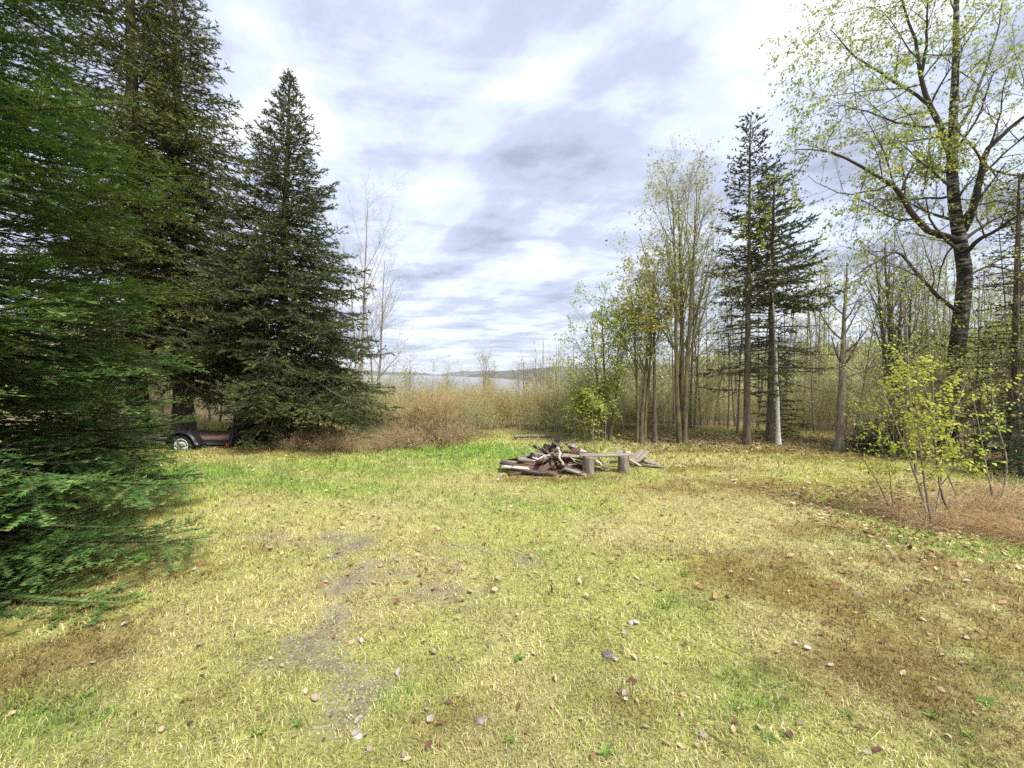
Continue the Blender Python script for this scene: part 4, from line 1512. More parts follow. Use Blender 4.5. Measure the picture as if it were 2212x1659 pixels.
bright_sapling('leafy_sapling', 'brown-stemmed sapling leaning over the dry grass right of the lime-leaved sapling',
               [[(2150, 1094, 0), (2129, 1003, 0.1), (2117, 933, 0.2), (2100, 850, 0.3)],
                [(2160, 1090, 0), (2175, 1000, 0.1), (2150, 900, 0.2), (2140, 820, 0.3)],
                [(2070, 1080, 0.1), (2040, 1010, 0.2), (2010, 960, 0.3), (1990, 930, 0.3)]], 503, (7, 0.040, 0.032, PALEYG), twigs=9, tl=0.42, r0=0.013)
bright_sapling('leafy_sapling', 'young sapling with pale leaves growing up beside the woodpile bench',
               [[(1287, 1005, 0.3), (1283, 960, 0.5), (1280, 905, 0.6), (1278, 850, 0.6)],
                [(1302, 1000, 0.3), (1306, 960, 0.5), (1310, 900, 0.6), (1318, 870, 0.6)]], 504, (14, 0.05, 0.042, YG), twigs=9, tl=0.42, r0=0.010)


# clumps of dry arching grass round their feet
def dry_clump(seed, n_, rad, ln, cols):
    g = np.random.default_rng(seed)
    G = Geo()
    a = g.random(n_) * 6.283
    rr = rad * np.sqrt(g.random(n_))
    p = np.stack([rr * np.cos(a), rr * np.sin(a), np.full(n_, -0.01)], 1)
    b = a + g.normal(0, 0.8, n_)
    el = g.uniform(0.3, 1.4, n_)
    d = np.stack([np.cos(b) * np.cos(el), np.sin(b) * np.cos(el), np.sin(el)], 1)
    P = walk(p, d, ln * g.uniform(0.5, 1.3, n_), 6, 0.10, -0.30, g)
    P[..., 2] = np.maximum(P[..., 2], 0.008)
    c = np.asarray(cols)[g.integers(0, len(cols), n_)] * g.uniform(0.7, 1.2, (n_, 1))
    tubes(G, P, np.full((n_, 6), 0.0022) * np.linspace(1, 0.4, 6)[None], 3, col=c)
    return G


DRY1 = [(0.54, 0.35, 0.17), (0.64, 0.50, 0.28), (0.42, 0.25, 0.12)]
DRY2 = [(0.64, 0.52, 0.30), (0.58, 0.44, 0.24), (0.50, 0.30, 0.15)]
clumps = [Geo] * 0
dg = [dry_clump(601, 230, 0.16, 0.42, DRY1).mesh('dry_grass_a', M_DRY), dry_clump(602, 260, 0.22, 0.50, DRY2).mesh('dry_grass_b', M_DRY), dry_clump(603, 200, 0.26, 0.36, DRY1).mesh('dry_grass_c', M_DRY)]
for i, (dx, dy, m_, sc_) in enumerate([(2010, 1142, 0, 0.9), (2075, 1145, 0, 0.8), (1940, 1120, 2, 0.8), (1975, 1130, 1, 0.8), (2120, 1110, 1, 1.0), (2160, 1105, 1, 1.0), (2200, 1120, 2, 1.0), (2190, 1160, 2, 1.0), (2060, 1095, 1, 0.7), (2230, 1090, 1, 1.1),
                                       (2240, 1180, 0, 1.0), (2105, 1150, 2, 0.7), (1900, 1110, 2, 0.6), (2180, 1075, 1, 0.9), (2040, 1120, 0, 0.9), (2140, 1135, 0, 0.6)]):
    p_ = gnd(dx, dy)
    o = bpy.data.objects.new('dry_grass_clump', dg[m_])
    COL.objects.link(o)
    o.location = (p_[0], p_[1], gz(p_[0], p_[1]))
    o.rotation_euler = (0, 0, gs.uniform(0, 6.28))
    o.scale = (sc_, sc_, sc_ * 0.8)
    tag(o, ('rust-brown clump of dry arching grass at the sapling feet', 'straw-coloured clump of long dry grass beside the saplings', 'flattened reddish clump of dry grass near the saplings')[m_], 'dry grass', 'dry grass clumps on the right')

# broad-leaved weeds dotted through the lawn
def weed_mesh(seed):
    g = np.random.default_rng(seed)
    G = Geo()
    n_ = 9
    a = np.arange(n_) * 2.4 + g.normal(0, 0.3, n_)
    L = g.uniform(0.04, 0.075, n_)
    for k in range(n_):
        h_ = np.array([math.cos(a[k]), math.sin(a[k]), 0])
        s2 = np.array([-h_[1], h_[0], 0])
        el = g.uniform(0.2, 0.9)
        pts = []
        for i, (t, w2_) in enumerate(((0, 0.1), (0.35, 0.30), (0.7, 0.42), (1.0, 0.05))):
            c_2 = h_ * L[k] * t * math.cos(el * (1 - 0.5 * t)) + UPZ * (L[k] * t * math.sin(el) * (1 - 0.45 * t) + 0.006)
            pts += [c_2 - s2 * L[k] * w2_ * 0.5, c_2 + UPZ * -0.003, c_2 + s2 * L[k] * w2_ * 0.5]
        q = []
        for i in range(3):
            for j in range(2):
                q.append((i * 3 + j, i * 3 + j + 1, i * 3 + j + 4, i * 3 + j + 3))
        G.add(np.array(pts), quads=q, col=np.array((0.24, 0.38, 0.08)) * g.uniform(0.7, 1.3))
    return G.mesh('weed', M_LEAF)


wm = [weed_mesh(640 + i) for i in range(3)]
wspots = [(2190, 1500), (2130, 1530), (1700, 1600), (1660, 1610), (1590, 1540), (1310, 1640), (880, 1490), (1100, 1600), (1960, 1180), (2040, 1200), (2110, 1185), (2170, 1195), (1880, 1195), (300, 1330), (190, 1560), (90, 1600), (60, 1570), (240, 1600), (1120, 1420), (640, 1600), (1480, 1250), (1440, 1320), (2010, 1560), (1830, 1560), (560, 1640), (2090, 1600), (1760, 1200), (1210, 1225)]
for i, (dx, dy) in enumerate(wspots):
    p_ = gnd(dx, dy)
    o = bpy.data.objects.new('weed', wm[i % 3])
    COL.objects.link(o)
    o.location = (p_[0], p_[1], gz(p_[0], p_[1]))
    o.rotation_euler = (0, 0, gs.uniform(0, 6.28))
    o.scale = (gs.uniform(0.4, 0.75),) * 3
    tag(o, 'small broad-leaved green weed growing in the lawn', 'weed', 'weeds in the lawn')

for k_ in (red, wil, gry, brm, sap, lsap):
    k_.clean()

#==FAR==
# ------------------------------------------------------------------ wooded slopes beyond, too far to count
def far_forest():
    g = np.random.default_rng(900)
    G = Geo()
    n_ = 4700
    az = np.where(g.random(n_) < 0.66, g.uniform(0.05, 1.45, n_), g.uniform(-1.45, 0.06, n_))
    y = 22 + 330 * g.random(n_) ** 1.5
    x = az * y
    r = np.hypot(x, y)
    ok = (r < 420) & ~((az < 0.05) & (az > -0.35) & (g.random(n_) < 0.55) & (y < 60))
    x, y, r = x[ok], y[ok], r[ok]
    n_ = len(x)
    z = height(x, y)
    h = g.uniform(3.5, 6.5, n_) * (1 + sstep(40, 160, r) * 0.6)
    inmid = (np.abs(x / y + 0.15) < 0.22)
    h = np.where(inmid, h * 0.40, h)
    kind = g.random(n_)
    base = np.where((kind < 0.62)[:, None], np.array([[0.58, 0.57, 0.19]]), np.where((kind < 0.94)[:, None], np.array([[0.42, 0.36, 0.24]]), np.array([[0.04, 0.06, 0.03]])))
    base = base * g.uniform(0.7, 1.25, (n_, 1))
    m = 34
    # crown tufts
    u1 = unit(g.normal(0, 1, (n_, m, 3)))
    rad = g.random((n_, m, 1)) ** 0.4
    con = (kind >= 0.94)[:, None]
    ctr_z = np.where(con, 0.5, 0.60) * h[:, None]
    rx = np.where(con, 0.20, 0.27) * h[:, None]
    rz_ = np.where(con, 0.48, 0.40) * h[:, None]
    off = u1 * rad
    px = x[:, None] + off[..., 0] * rx * np.where(con, 0.75 - 0.6 * off[..., 2], 1.0)
    py = y[:, None] + off[..., 1] * rx * np.where(con, 0.75 - 0.6 * off[..., 2], 1.0)
    pz = z[:, None] + ctr_z + off[..., 2] * rz_
    c = np.stack([px, py, pz], -1).reshape(-1, 3)
    s_ = np.repeat(np.clip(r * 0.0055, 0.12, 1.3), m) * g.uniform(0.5, 1.3, n_ * m)
    a = unit(g.normal(0, 1, (n_ * m, 3)) * np.array([0.55, 0.55, 1.3]))
    b = unit(g.normal(0, 1, (n_ * m, 3)))
    tri = np.stack([c - a * s_[:, None] * 0.8, c + b * s_[:, None] * 0.45, c + a * s_[:, None] * 0.8], 1)
    cc = np.repeat(base, m, axis=0) * g.uniform(0.65, 1.35, (n_ * m, 1))
    G.add(tri, tris=np.arange(n_ * m * 3).reshape(-1, 3), col=np.repeat(np.clip(cc, 0.01, 0.7), 3, axis=0))
    # stems
    P = np.stack([np.stack([x, y, z - 0.3], 1), np.stack([x, y, z + h * 0.85], 1)], 1)
    rr = np.clip(r * 0.0007, 0.03, 0.2)
    tubes(G, P, np.stack([rr, rr * 0.3], 1), 3, col=np.tile(np.array([[0.20, 0.17, 0.14]]), (n_, 1)))
    o = G.obj('far_forest', M_LEAF, smooth=False)
    tag(o, 'distant leafing forest on the slopes across the valley', 'forest', kind='stuff')


far_forest()

M_HILL = leafy('wooded_hill', rough=0.95, trans=0.0, spec=0.05, nscale=0.02)


def hill(name, x0, x1, y0, depth, prof, seed):
    nx_, ny_ = 220, 26
    xs = np.linspace(x0, x1, nx_)
    v_ = np.linspace(-1, 1, ny_)
    X, V_ = np.meshgrid(xs, v_)
    Y = y0 + V_ * depth
    top_ = np.interp(X, [p[0] for p in prof], [p[1] for p in prof])
    Z = -110 + (top_ + 110) * np.cos(V_ * math.pi / 2) ** 1.1 + (fbm(X * 0.004, Y * 0.004, seed) - 0.5) * 36 * np.cos(V_ * math.pi / 2) + (fbm(X * 0.03, Y * 0.03, seed + 3, 2) - 0.5) * 9
    ix = np.arange(nx_ * ny_).reshape(ny_, nx_)
    q = np.stack([ix[:-1, :-1], ix[:-1, 1:], ix[1:, 1:], ix[1:, :-1]], -1).reshape(-1, 4)
    nn = fbm(X * 0.006, Y * 0.006, seed + 9)[..., None]
    c = np.array([0.085, 0.08, 0.05]) * (0.6 + 0.9 * nn)
    G = Geo()
    G.add(np.stack([X, Y, Z], -1), quads=q, col=c.reshape(-1, 3))
    o = G.obj(name, M_HILL)
    o['kind'] = 'structure'
    return o


def hx(dx, y):
    return (dx / KD - 512) / F * y


def hz(dy, y):
    return at(1100, dy, y)[2]


# long ridge on the right, lower ridge on the left, pale one far between
y_ = 2300
hill('hill', hx(985, y_), hx(2500, y_), y_, 500, [(hx(985, y_), -100), (hx(1010, y_), hz(812, y_)), (hx(1060, y_), hz(803, y_)), (hx(1130, y_), hz(800, y_)), (hx(1210, y_), hz(796, y_)), (hx(1500, y_), hz(790, y_)), (hx(2500, y_), hz(800, y_))], 1)
y_ = 3400
hill('hill', hx(-200, y_), hx(975, y_), y_, 600, [(hx(-200, y_), hz(790, y_)), (hx(700, y_), hz(800, y_)), (hx(880, y_), hz(803, y_)), (hx(930, y_), hz(806, y_)), (hx(975, y_), -105)], 2)
y_ = 4900
hill('hill', hx(700, y_), hx(1300, y_), y_, 600, [(hx(700, y_), -60), (hx(960, y_), hz(808, y_)), (hx(1000, y_), hz(802, y_)), (hx(1060, y_), hz(801, y_)), (hx(1300, y_), -50)], 3)

#==OBJECTS==
# ------------------------------------------------------------------ trailer
def boxg(G, c, sz, rot=None, bev=0.12, col=(1, 1, 1), mat=0):
    """chamfered box: 24 corner points"""
    h = np.array(sz) / 2.0
    b = min(h) * bev
    vs = []
    order = {}
    for ax in range(3):
        for sgn in (-1, 1):
            o1, o2 = [i for i in range(3) if i != ax]
            for s1 in (-1, 1):
                for s2 in (-1, 1):
                    v_ = np.zeros(3)
                    v_[ax] = sgn * h[ax]
                    v_[o1] = s1 * (h[o1] - b)
                    v_[o2] = s2 * (h[o2] - b)
                    sg = [0, 0, 0]
                    sg[ax], sg[o1], sg[o2] = sgn, s1, s2
                    order[(ax, tuple(sg))] = len(vs)
                    vs.append(v_)
    q, t = [], []
    for ax in range(3):
        o1, o2 = [i for i in range(3) if i != ax]
        for sgn in (-1, 1):
            f = []
            for s1, s2 in ((-1, -1), (1, -1), (1, 1), (-1, 1)):
                sg = [0, 0, 0]
                sg[ax], sg[o1], sg[o2] = sgn, s1, s2
                f.append(order[(ax, tuple(sg))])
            q.append(f)
    for ax in range(3):
        o1, o2 = [i for i in range(3) if i != ax]
        for s1 in (-1, 1):
            for s2 in (-1, 1):
                a_, b2_ = [0, 0, 0], [0, 0, 0]
                a_[ax], b2_[ax] = -1, 1
                a_[o1] = b2_[o1] = s1
                a_[o2] = b2_[o2] = s2
                q.append([order[(o1, tuple(a_))], order[(o1, tuple(b2_))], order[(o2, tuple(b2_))], order[(o2, tuple(a_))]])
    for sx in (-1, 1):
        for sy in (-1, 1):
            for sz_ in (-1, 1):
                sg = (sx, sy, sz_)
                t.append([order[(0, sg)], order[(1, sg)], order[(2, sg)]])
    vs = np.array(vs)
    if rot is not None:
        vs = vs @ np.array(Euler(rot).to_matrix()).T
    G.add(vs + np.array(c), tris=t, quads=q, col=col, mat=mat)


def lathe(G, prof, axis_y=True, S=28, c=(0, 0, 0), col=(1, 1, 1)):
    """revolve (radius, along) profile about the Y axis"""
    prof = np.array(prof)
    a = np.arange(S) * 2 * math.pi / S
    v_ = np.stack([prof[:, None, 0] * np.cos(a)[None], np.repeat(prof[:, None, 1], S, 1), prof[:, None, 0] * np.sin(a)[None]], -1)
    n_ = len(prof)
    i = np.arange(n_ - 1)[:, None]
    j = np.arange(S)[None]
    q = np.stack(np.broadcast_arrays(i * S + j, i * S + (j + 1) % S, (i + 1) * S + (j + 1) % S, (i + 1) * S + j), -1).reshape(-1, 4)
    G.add(v_.reshape(-1, 3) + np.array(c), quads=q, col=col)


M_BLACK = plain('black_paint', (0.014, 0.014, 0.016), 0.45, noise=0.4, scale=8)
M_TYRE = plain('tyre_rubber', (0.018, 0.018, 0.019), 0.8, noise=0.3, scale=30)
M_RIM = plain('white_rim_paint', (0.80, 0.81, 0.80), 0.4, noise=0.08, scale=6)
M_STEEL = plain('galvanised_steel', (0.34, 0.35, 0.36), 0.45, metal=0.6, noise=0.2)
M_LENS = plain('red_lens', (0.32, 0.02, 0.015), 0.25, noise=0.1)

wp_ = gnd(394, 990)
tr_root = thing('utility_trailer', 'small black utility trailer with a white wheel and a raised ramp gate behind fir boughs', 'trailer', (wp_[0], wp_[1], 0.0), R(-6))
ZB = 0.36      # deck height
HW = 0.62      # half width of the deck
YC = 0.85      # deck centre behind the near wheel
G = Geo()
for sy in (-1, 1):
    boxg(G, (-0.35, YC + sy * HW, ZB - 0.05), (2.35, 0.05, 0.09))
for x in (-1.50, -1.05, -0.5, 0.05, 0.4, 0.80):
    boxg(G, (x, YC, ZB - 0.055), (0.05, 2 * HW - 0.06, 0.07))
for sy in (-1, 1):
    boxg(G, (-1.95, YC + sy * 0.27, ZB - 0.07), (1.05, 0.05, 0.06), rot=(0, 0, -sy * 0.52))
boxg(G, (0.06, YC, 0.27), (0.05, 1.62, 0.05))
for sy in (-1, 1):
    boxg(G, (0.36, YC + sy * (HW + 0.004), ZB - 0.16), (0.30, 0.03, 0.03), rot=(0, 0.6, 0))
    boxg(G, (0.80, YC + sy * (HW - 0.02), ZB - 0.16), (0.06, 0.05, 0.24))
G.obj('frame', M_BLACK, tr_root, smooth=False)
for i in range(7):
    G = Geo()
    boxg(G, (-0.35, YC - 0.48 + i * 0.16, ZB + 0.012), (2.25, 0.15, 0.035), bev=0.2)
    G.obj('deck_board', M_WOOD_BROWN, tr_root, smooth=False)
for sy in (-1, 1):
    yw = YC + sy * 0.80
    G = Geo()
    lathe(G, [(0.158, -0.075), (0.20, -0.088), (0.238, -0.080), (0.255, -0.05), (0.258, 0), (0.255, 0.05), (0.238, 0.080), (0.20, 0.088), (0.158, 0.075)], c=(0, yw, 0.258))
    ty = G.obj('wheel', M_TYRE, tr_root)
    G = Geo()
    lathe(G, [(0.163, sy * 0.072), (0.163, sy * 0.082), (0.150, sy * 0.080), (0.138, sy * 0.05), (0.115, sy * 0.045), (0.10, sy * 0.058), (0.05, sy * 0.062), (0.035, sy * 0.058), (0.001, sy * 0.058)], c=(0, yw, 0.258))
    rim_o = G.obj('rim', M_RIM, ty)
    G = Geo()
    for k in range(8):
        a = k * math.pi / 4 + 0.3
        lathe(G, [(0.0005, sy * 0.0545), (0.016, sy * 0.0545), (0.016, sy * 0.0475)], S=10, c=(0.118 * math.cos(a), yw, 0.258 + 0.118 * math.sin(a)))
    G.obj('vent_hole', M_BLACK, ty)
    G = Geo()
    lathe(G, [(0.038, sy * 0.058), (0.036, sy * 0.085), (0.001, sy * 0.088)], S=14, c=(0, yw, 0.258))
    for k in range(5):
        a = k * 2 * math.pi / 5
        lathe(G, [(0.010, sy * 0.060), (0.009, sy * 0.072), (0.0005, sy * 0.073)], S=8, c=(0.066 * math.cos(a), yw, 0.258 + 0.066 * math.sin(a)))
    G.obj('hub', M_STEEL, ty)
    # rolled fender
    G = Geo()
    aa = np.linspace(R(8), R(172), 15)
    prof = []
    for a in aa:
        prof.append((0.345 * math.cos(a), 0.258 + 0.315 * math.sin(a)))
    prof = [(0.42, 0.30)] + prof + [(-0.42, 0.30)]
    prof = np.array(prof)
    y0_, y1_ = yw - 0.105, yw + 0.105
    v_ = np.concatenate([np.stack([prof[:, 0], np.full(len(prof), yy), prof[:, 1] + dz_], 1) for yy, dz_ in ((y0_, -0.03), (y0_, 0), (y1_, 0), (y1_, -0.03))])
    m_ = len(prof)
    q = []
    for r_ in range(3):
        for i in range(m_ - 1):
            q.append((r_ * m_ + i, r_ * m_ + i + 1, (r_ + 1) * m_ + i + 1, (r_ + 1) * m_ + i))
    G.add(v_, quads=q)
    fo = G.obj('fender', M_BLACK, tr_root)
    md = fo.modifiers.new('thick', 'SOLIDIFY')
    md.thickness = 0.006
    G = Geo()
    boxg(G, (0.84, YC + sy * (HW - 0.02), ZB - 0.10), (0.03, 0.10, 0.07), bev=0.3)
    G.obj('tail_light', M_LENS, tr_root, smooth=False)
# ramp gate leaning back a little
gate = Geo()
gl, gth = 0.70, R(12)


def gp(s_, yy):
    return (0.86 + s_ * math.sin(gth), yy, ZB - 0.10 + s_ * math.cos(gth))


for yy in (YC - HW + 0.03, YC, YC + HW - 0.03):
    boxg(gate, gp(gl / 2, yy), (0.04, 0.04, gl), rot=(0, gth, 0))
for s_ in (0.02, gl / 2, gl - 0.02):
    boxg(gate, gp(s_, YC), (0.038, 2 * HW - 0.10, 0.038), rot=(0, gth, 0))
go = gate.obj('ramp_gate', M_BLACK, tr_root, smooth=False)
bars = Geo()
for k in range(22):
    yy = YC - HW + 0.07 + k * (2 * HW - 0.14) / 21
    boxg(bars, gp(gl / 2, yy), (0.010, 0.022, gl - 0.06), rot=(0, gth, 0))
for k in range(12):
    boxg(bars, tuple(np.array(gp(0.05 + k * (gl - 0.1) / 11, YC)) + np.array((0.011, 0, 0))), (0.008, 2 * HW - 0.12, 0.02), rot=(0, gth, 0))
bars.obj('gate_mesh', M_BLACK, go, smooth=False)
G = Geo()
tubes(G, np.array([[(-2.38, YC, 0.0), (-2.38, YC, 0.30), (-2.38, YC, 0.62)]]), np.array([[0.03, 0.026, 0.026]]), 10, cap=True)
lathe(G, [(0.001, -0.03), (0.08, -0.03), (0.08, 0.03), (0.001, 0.03)], c=(-2.38, YC, 0.085), S=16)
G.obj('tongue_jack', M_STEEL, tr_root)

# ------------------------------------------------------------------ woodpile and bench
def board(name, label, A, B, wdt, th, mat, roll=0.0, group=None, seed=0, cat='board', parent=None):
    A = np.array(A, dtype=float)
    B = np.array(B, dtype=float)
    L = np.linalg.norm(B - A)
    g = np.random.default_rng(seed)
    n_ = 6
    xs = np.linspace(-L / 2, L / 2, n_)
    ring = np.array([(-1, -1), (-0.92, -1.0), (0.92, -1), (1, -1), (1, 1), (0.92, 1.0), (-0.92, 1), (-1, 1)], dtype=float)
    ring[[0, 3, 4, 7], 1] *= 0.75
    vs = []
    tw = g.normal(0, 0.05)
    bow = g.normal(0, 0.012)
    for i, x in enumerate(xs):
        f = (i / (n_ - 1) - 0.5)
        r2 = ring * np.array([wdt / 2 * (1 + g.normal(0, 0.03)), th / 2 * (1 + g.normal(0, 0.05))])
        a = tw * f
        yy = r2[:, 0] * math.cos(a) - r2[:, 1] * math.sin(a)
        zz2 = r2[:, 0] * math.sin(a) + r2[:, 1] * math.cos(a) + bow * L * (0.25 - f * f) * 4
        jx = g.normal(0, 0.012, 8) if i in (0, n_ - 1) else 0
        vs.append(np.stack([x + np.zeros(8) + jx, yy, zz2], 1))
    vs = np.concatenate(vs)
    q = []
    for i in range(n_ - 1):
        for j in range(8):
            q.append((i * 8 + j, (i + 1) * 8 + j, (i + 1) * 8 + (j + 1) % 8, i * 8 + (j + 1) % 8))
    t = []
    for b, flip in ((0, 0), ((n_ - 1) * 8, 1)):
        q.append((b, b + 1, b + 6, b + 7) if not flip else (b + 7, b + 6, b + 1, b))
        q.append((b + 1, b + 2, b + 5, b + 6) if not flip else (b + 6, b + 5, b + 2, b + 1))
        q.append((b + 2, b + 3, b + 4, b + 5) if not flip else (b + 5, b + 4, b + 3, b + 2))
    G = Geo()
    G.add(vs, quads=q)
    o = G.obj(name, mat, parent, smooth=False)
    mid = (A + B) / 2
    X = unit(B - A)
    ref = UPZ if abs(X[2]) < 0.9 else np.array([0, -1.0, 0])
    Y = unit(np.cross(ref, X))
    Z = np.cross(X, Y)
    Y, Z = Y * math.cos(roll) + Z * math.sin(roll), Z * math.cos(roll) - Y * math.sin(roll)
    M = Matrix(((X[0], Y[0], Z[0], mid[0]), (X[1], Y[1], Z[1], mid[1]), (X[2], Y[2], Z[2], mid[2]), (0, 0, 0, 1)))
    if parent is None:
        o.matrix_world = M
        tag(o, label, cat, group)
    else:
        o.matrix_local = Matrix.Translation(-parent.location) @ M
    return o


def zc(zx, zy, dep):
    return at((1450 + zx * 0.2712) * 0.72, (1250 + zy * 0.2712) * 0.72, dep)


def lowest(p, z=0.03):
    p = np.array(p)
    p[2] = max(p[2], z)
    return p


PILE = 'boards of the woodpile'
bl = [
    ((195, 505), (860, 605), 7.35, 7.15, 0.15, 0.035, M_WOOD_BROWN, 'long dark brown board on the sloping stack of the woodpile'),
    ((190, 530), (640, 625), 7.2, 7.0, 0.13, 0.035, M_WOOD_BLACK, 'blackened board low in the sloping stack of the woodpile'),
    ((395, 478), (925, 600), 7.45, 7.2, 0.22, 0.03, M_WOOD_RED, 'wide reddish brown board lying on top of the sloping stack'),
    ((200, 552), (500, 575), 7.1, 7.05, 0.09, 0.03, M_WOOD_PALE, 'short pale board peeping out under the sloping stack'),
    ((320, 560), (810, 640), 7.1, 6.95, 0.14, 0.04, M_WOOD_BROWN, 'brown board in the lower layer of the sloping stack'),
    ((430, 620), (770, 655), 6.98, 6.9, 0.12, 0.04, M_WOOD_BLACK, 'dark board flat on the grass under the sloping stack'),
    ((230, 490), (480, 520), 7.5, 7.4, 0.14, 0.03, M_WOOD_GREY, 'grey board end jutting from the back of the sloping stack'),
    ((420, 455), (575, 492), 7.6, 7.4, 0.10, 0.03, M_WOOD_PALE, 'short pale board on the crest of the sloping stack'),
    ((740, 390), (850, 228), 7.75, 8.0, 0.16, 0.04, M_WOOD_BLACK, 'black charred board standing up at the peak of the woodpile'),
    ((705, 312), (665, 402), 7.8, 7.7, 0.10, 0.08, M_WOOD_BLACK, 'short dark post poking up left of the peak of the woodpile'),
    ((770, 285), (870, 345), 7.8, 7.7, 0.08, 0.03, M_WOOD_BROWN, 'narrow brown board crossing the peak of the woodpile'),
    ((985, 318), (1205, 445), 7.8, 7.3, 0.11, 0.03, M_WOOD_PALE, 'pale clean board leaning down from the peak towards the bench'),
    ((1000, 350), (1105, 465), 7.6, 7.3, 0.14, 0.03, M_WOOD_RED, 'reddish board leaning under the pale clean board'),
    ((930, 300), (1100, 470), 7.9, 7.7, 0.12, 0.03, M_WOOD_BROWN, 'brown board behind the pale clean board'),
    ((955, 430), (1035, 430), 7.4, 7.4, 0.03, 0.03, M_RIM, 'short white painted stick in the heart of the woodpile'),
    ((545, 448), (625, 482), 7.45, 7.4, 0.03, 0.02, M_RIM, 'thin white lath of the broken frame on the woodpile'),
    ((595, 478), (675, 434), 7.42, 7.5, 0.03, 0.02, M_RIM, 'second thin white lath of the broken frame, slanting up'),
    ((560, 440), (665, 500), 7.5, 7.38, 0.025, 0.02, M_RIM, 'third thin white lath of the broken frame, slanting down'),
    ((880, 540), (1165, 650), 7.15, 6.9, 0.10, 0.03, M_WOOD_BROWN, 'brown board sliding from the pile to the left bench stump'),
    ((900, 575), (1140, 668), 7.0, 6.85, 0.07, 0.03, M_WOOD_GREY, 'thin grey board on the grass by the left bench stump'),
    ((1445, 452), (1512, 368), 7.7, 7.9, 0.09, 0.025, M_WOOD_GREY, 'grey board leaning behind the bench, outermost of four'),
    ((1488, 446), (1532, 378), 7.7, 7.9, 0.08, 0.025, M_WOOD_GREY, 'grey board leaning behind the bench, second of four'),
    ((1535, 446), (1572, 386), 7.7, 7.9, 0.08, 0.025, M_WOOD_BROWN, 'brown board leaning behind the bench among grey ones'),
    ((1588, 452), (1604, 388), 7.7, 7.85, 0.10, 0.025, M_WOOD_PALE, 'pale board standing behind the right end of the bench'),
    ((1630, 498), (1745, 388), 7.45, 7.8, 0.10, 0.03, M_WOOD_GREY, 'grey board propped up right of the bench, inner one'),
    ((1688, 500), (1795, 388), 7.45, 7.8, 0.13, 0.03, M_WOOD_GREY, 'wide grey board propped up right of the bench, outer one'),
    ((1615, 470), (1742, 545), 7.5, 7.3, 0.08, 0.03, M_WOOD_PALE, 'pale board crossing below the propped boards right of the bench'),
    ((1655, 505), (1785, 462), 7.55, 7.7, 0.09, 0.03, M_WOOD_BROWN, 'brown board under the propped boards right of the bench'),
    ((1755, 490), (1970, 538), 7.75, 7.6, 0.09, 0.03, M_WOOD_GREY, 'grey plank on the grass beyond the bench, rear one'),
    ((1715, 520), (2005, 562), 7.5, 7.35, 0.10, 0.03, M_WOOD_GREY, 'long grey plank on the grass beyond the bench, front one'),
]
for i, (a, b, d0, d1, wd_, th_, m_, lab) in enumerate(bl):
    board('board', lab, lowest(zc(a[0], a[1], d0)), lowest(zc(b[0], b[1], d1)), wd_, th_, m_, roll=gs.normal(0, 0.2), group=PILE, seed=700 + i)
# logs and branches of the pile
def stick(name, label, pts, r_a, r_b, mat, group=None, cat='branch', S=7, n_=9, seed=0, side=0, col=(1, 1, 1)):
    g = np.random.default_rng(seed)
    pts = [np.array(p) for p in pts]
    off = pts[0]
    P = spline([p - off for p in pts], n_)
    P[1:-1] += g.normal(0, 0.012, (n_ - 2, 3))
    Rr = np.linspace(r_a, r_b, n_) * (1 + g.normal(0, 0.05, n_))
    G = Geo()
    tubes(G, P[None], Rr[None], S, cap=True, col=col)
    if side:
        C, CR, _, _ = spawn(P[None], Rr[None], side, 0.25, 1.0, R(45), R(12), lambda t, pl: 0.3 * pl, 5, 0.15, 0.02, g, rk=0.5)
        tubes(G, C, CR, 4, col=col)
    o = G.obj(name, mat, None, loc=tuple(off))
    tag(o, label, cat, group)
    return o


stick('log', 'short log with a round sawn end resting on the left shoulder of the woodpile', [zc(545, 435, 7.5), zc(640, 420, 7.7), zc(760, 385, 7.9)], 0.07, 0.065, M_SPRUCE_BARK, cat='log', S=12)
stick('branch', 'pale peeled branch standing in the middle of the woodpile', [zc(825, 345, 7.3), zc(850, 430, 7.2), zc(885, 535, 7.05)], 0.028, 0.02, M_WOOD_PALE)
stick('branch', 'dark stick pointing off the peak of the woodpile', [zc(900, 300, 8.0), zc(960, 280, 8.0), zc(1052, 243, 8.0)], 0.022, 0.014, M_SPRUCE_BARK, side=3)
stick('branch', 'pale curved branch lying under the bench', [zc(1245, 500, 7.4), zc(1310, 530, 7.3), zc(1385, 590, 7.1)], 0.03, 0.015, M_WOOD_PALE, side=2)
BRG = 'dead branches tangled in the woodpile'
BRL = 'thin dead branch tangled in the heart of the woodpile'
for k in range(46):
    cx_, cy_ = gs.normal(0.10, 0.34), gs.normal(0.05, 0.24)
    O_ = zc(870, 560, 7.35)
    top_ = max(0.06, 0.50 - 0.75 * abs(cx_) - 0.4 * abs(cy_))
    p0 = np.array([O_[0] + cx_, O_[1] + cy_, gs.uniform(0.03, top_)])
    a = gs.uniform(0, 6.28)
    ln_ = gs.uniform(0.3, 0.75)
    e_ = gs.normal(0.1, 0.45)
    p2 = lowest(p0 + ln_ * np.array([math.cos(a) * math.cos(e_), math.sin(a) * math.cos(e_) * 0.7, math.sin(e_)]), 0.02)
    p1 = (p0 + p2) / 2 + gs.normal(0, 0.05, 3)
    stick('branch', BRL, [p0, lowest(p1), p2], gs.uniform(0.006, 0.016), 0.004, (M_SPRUCE_BARK, M_GREY_BARK, M_WOOD_PALE, M_WOOD_BROWN)[k % 4], BRG, S=5, n_=7, seed=800 + k, side=3)
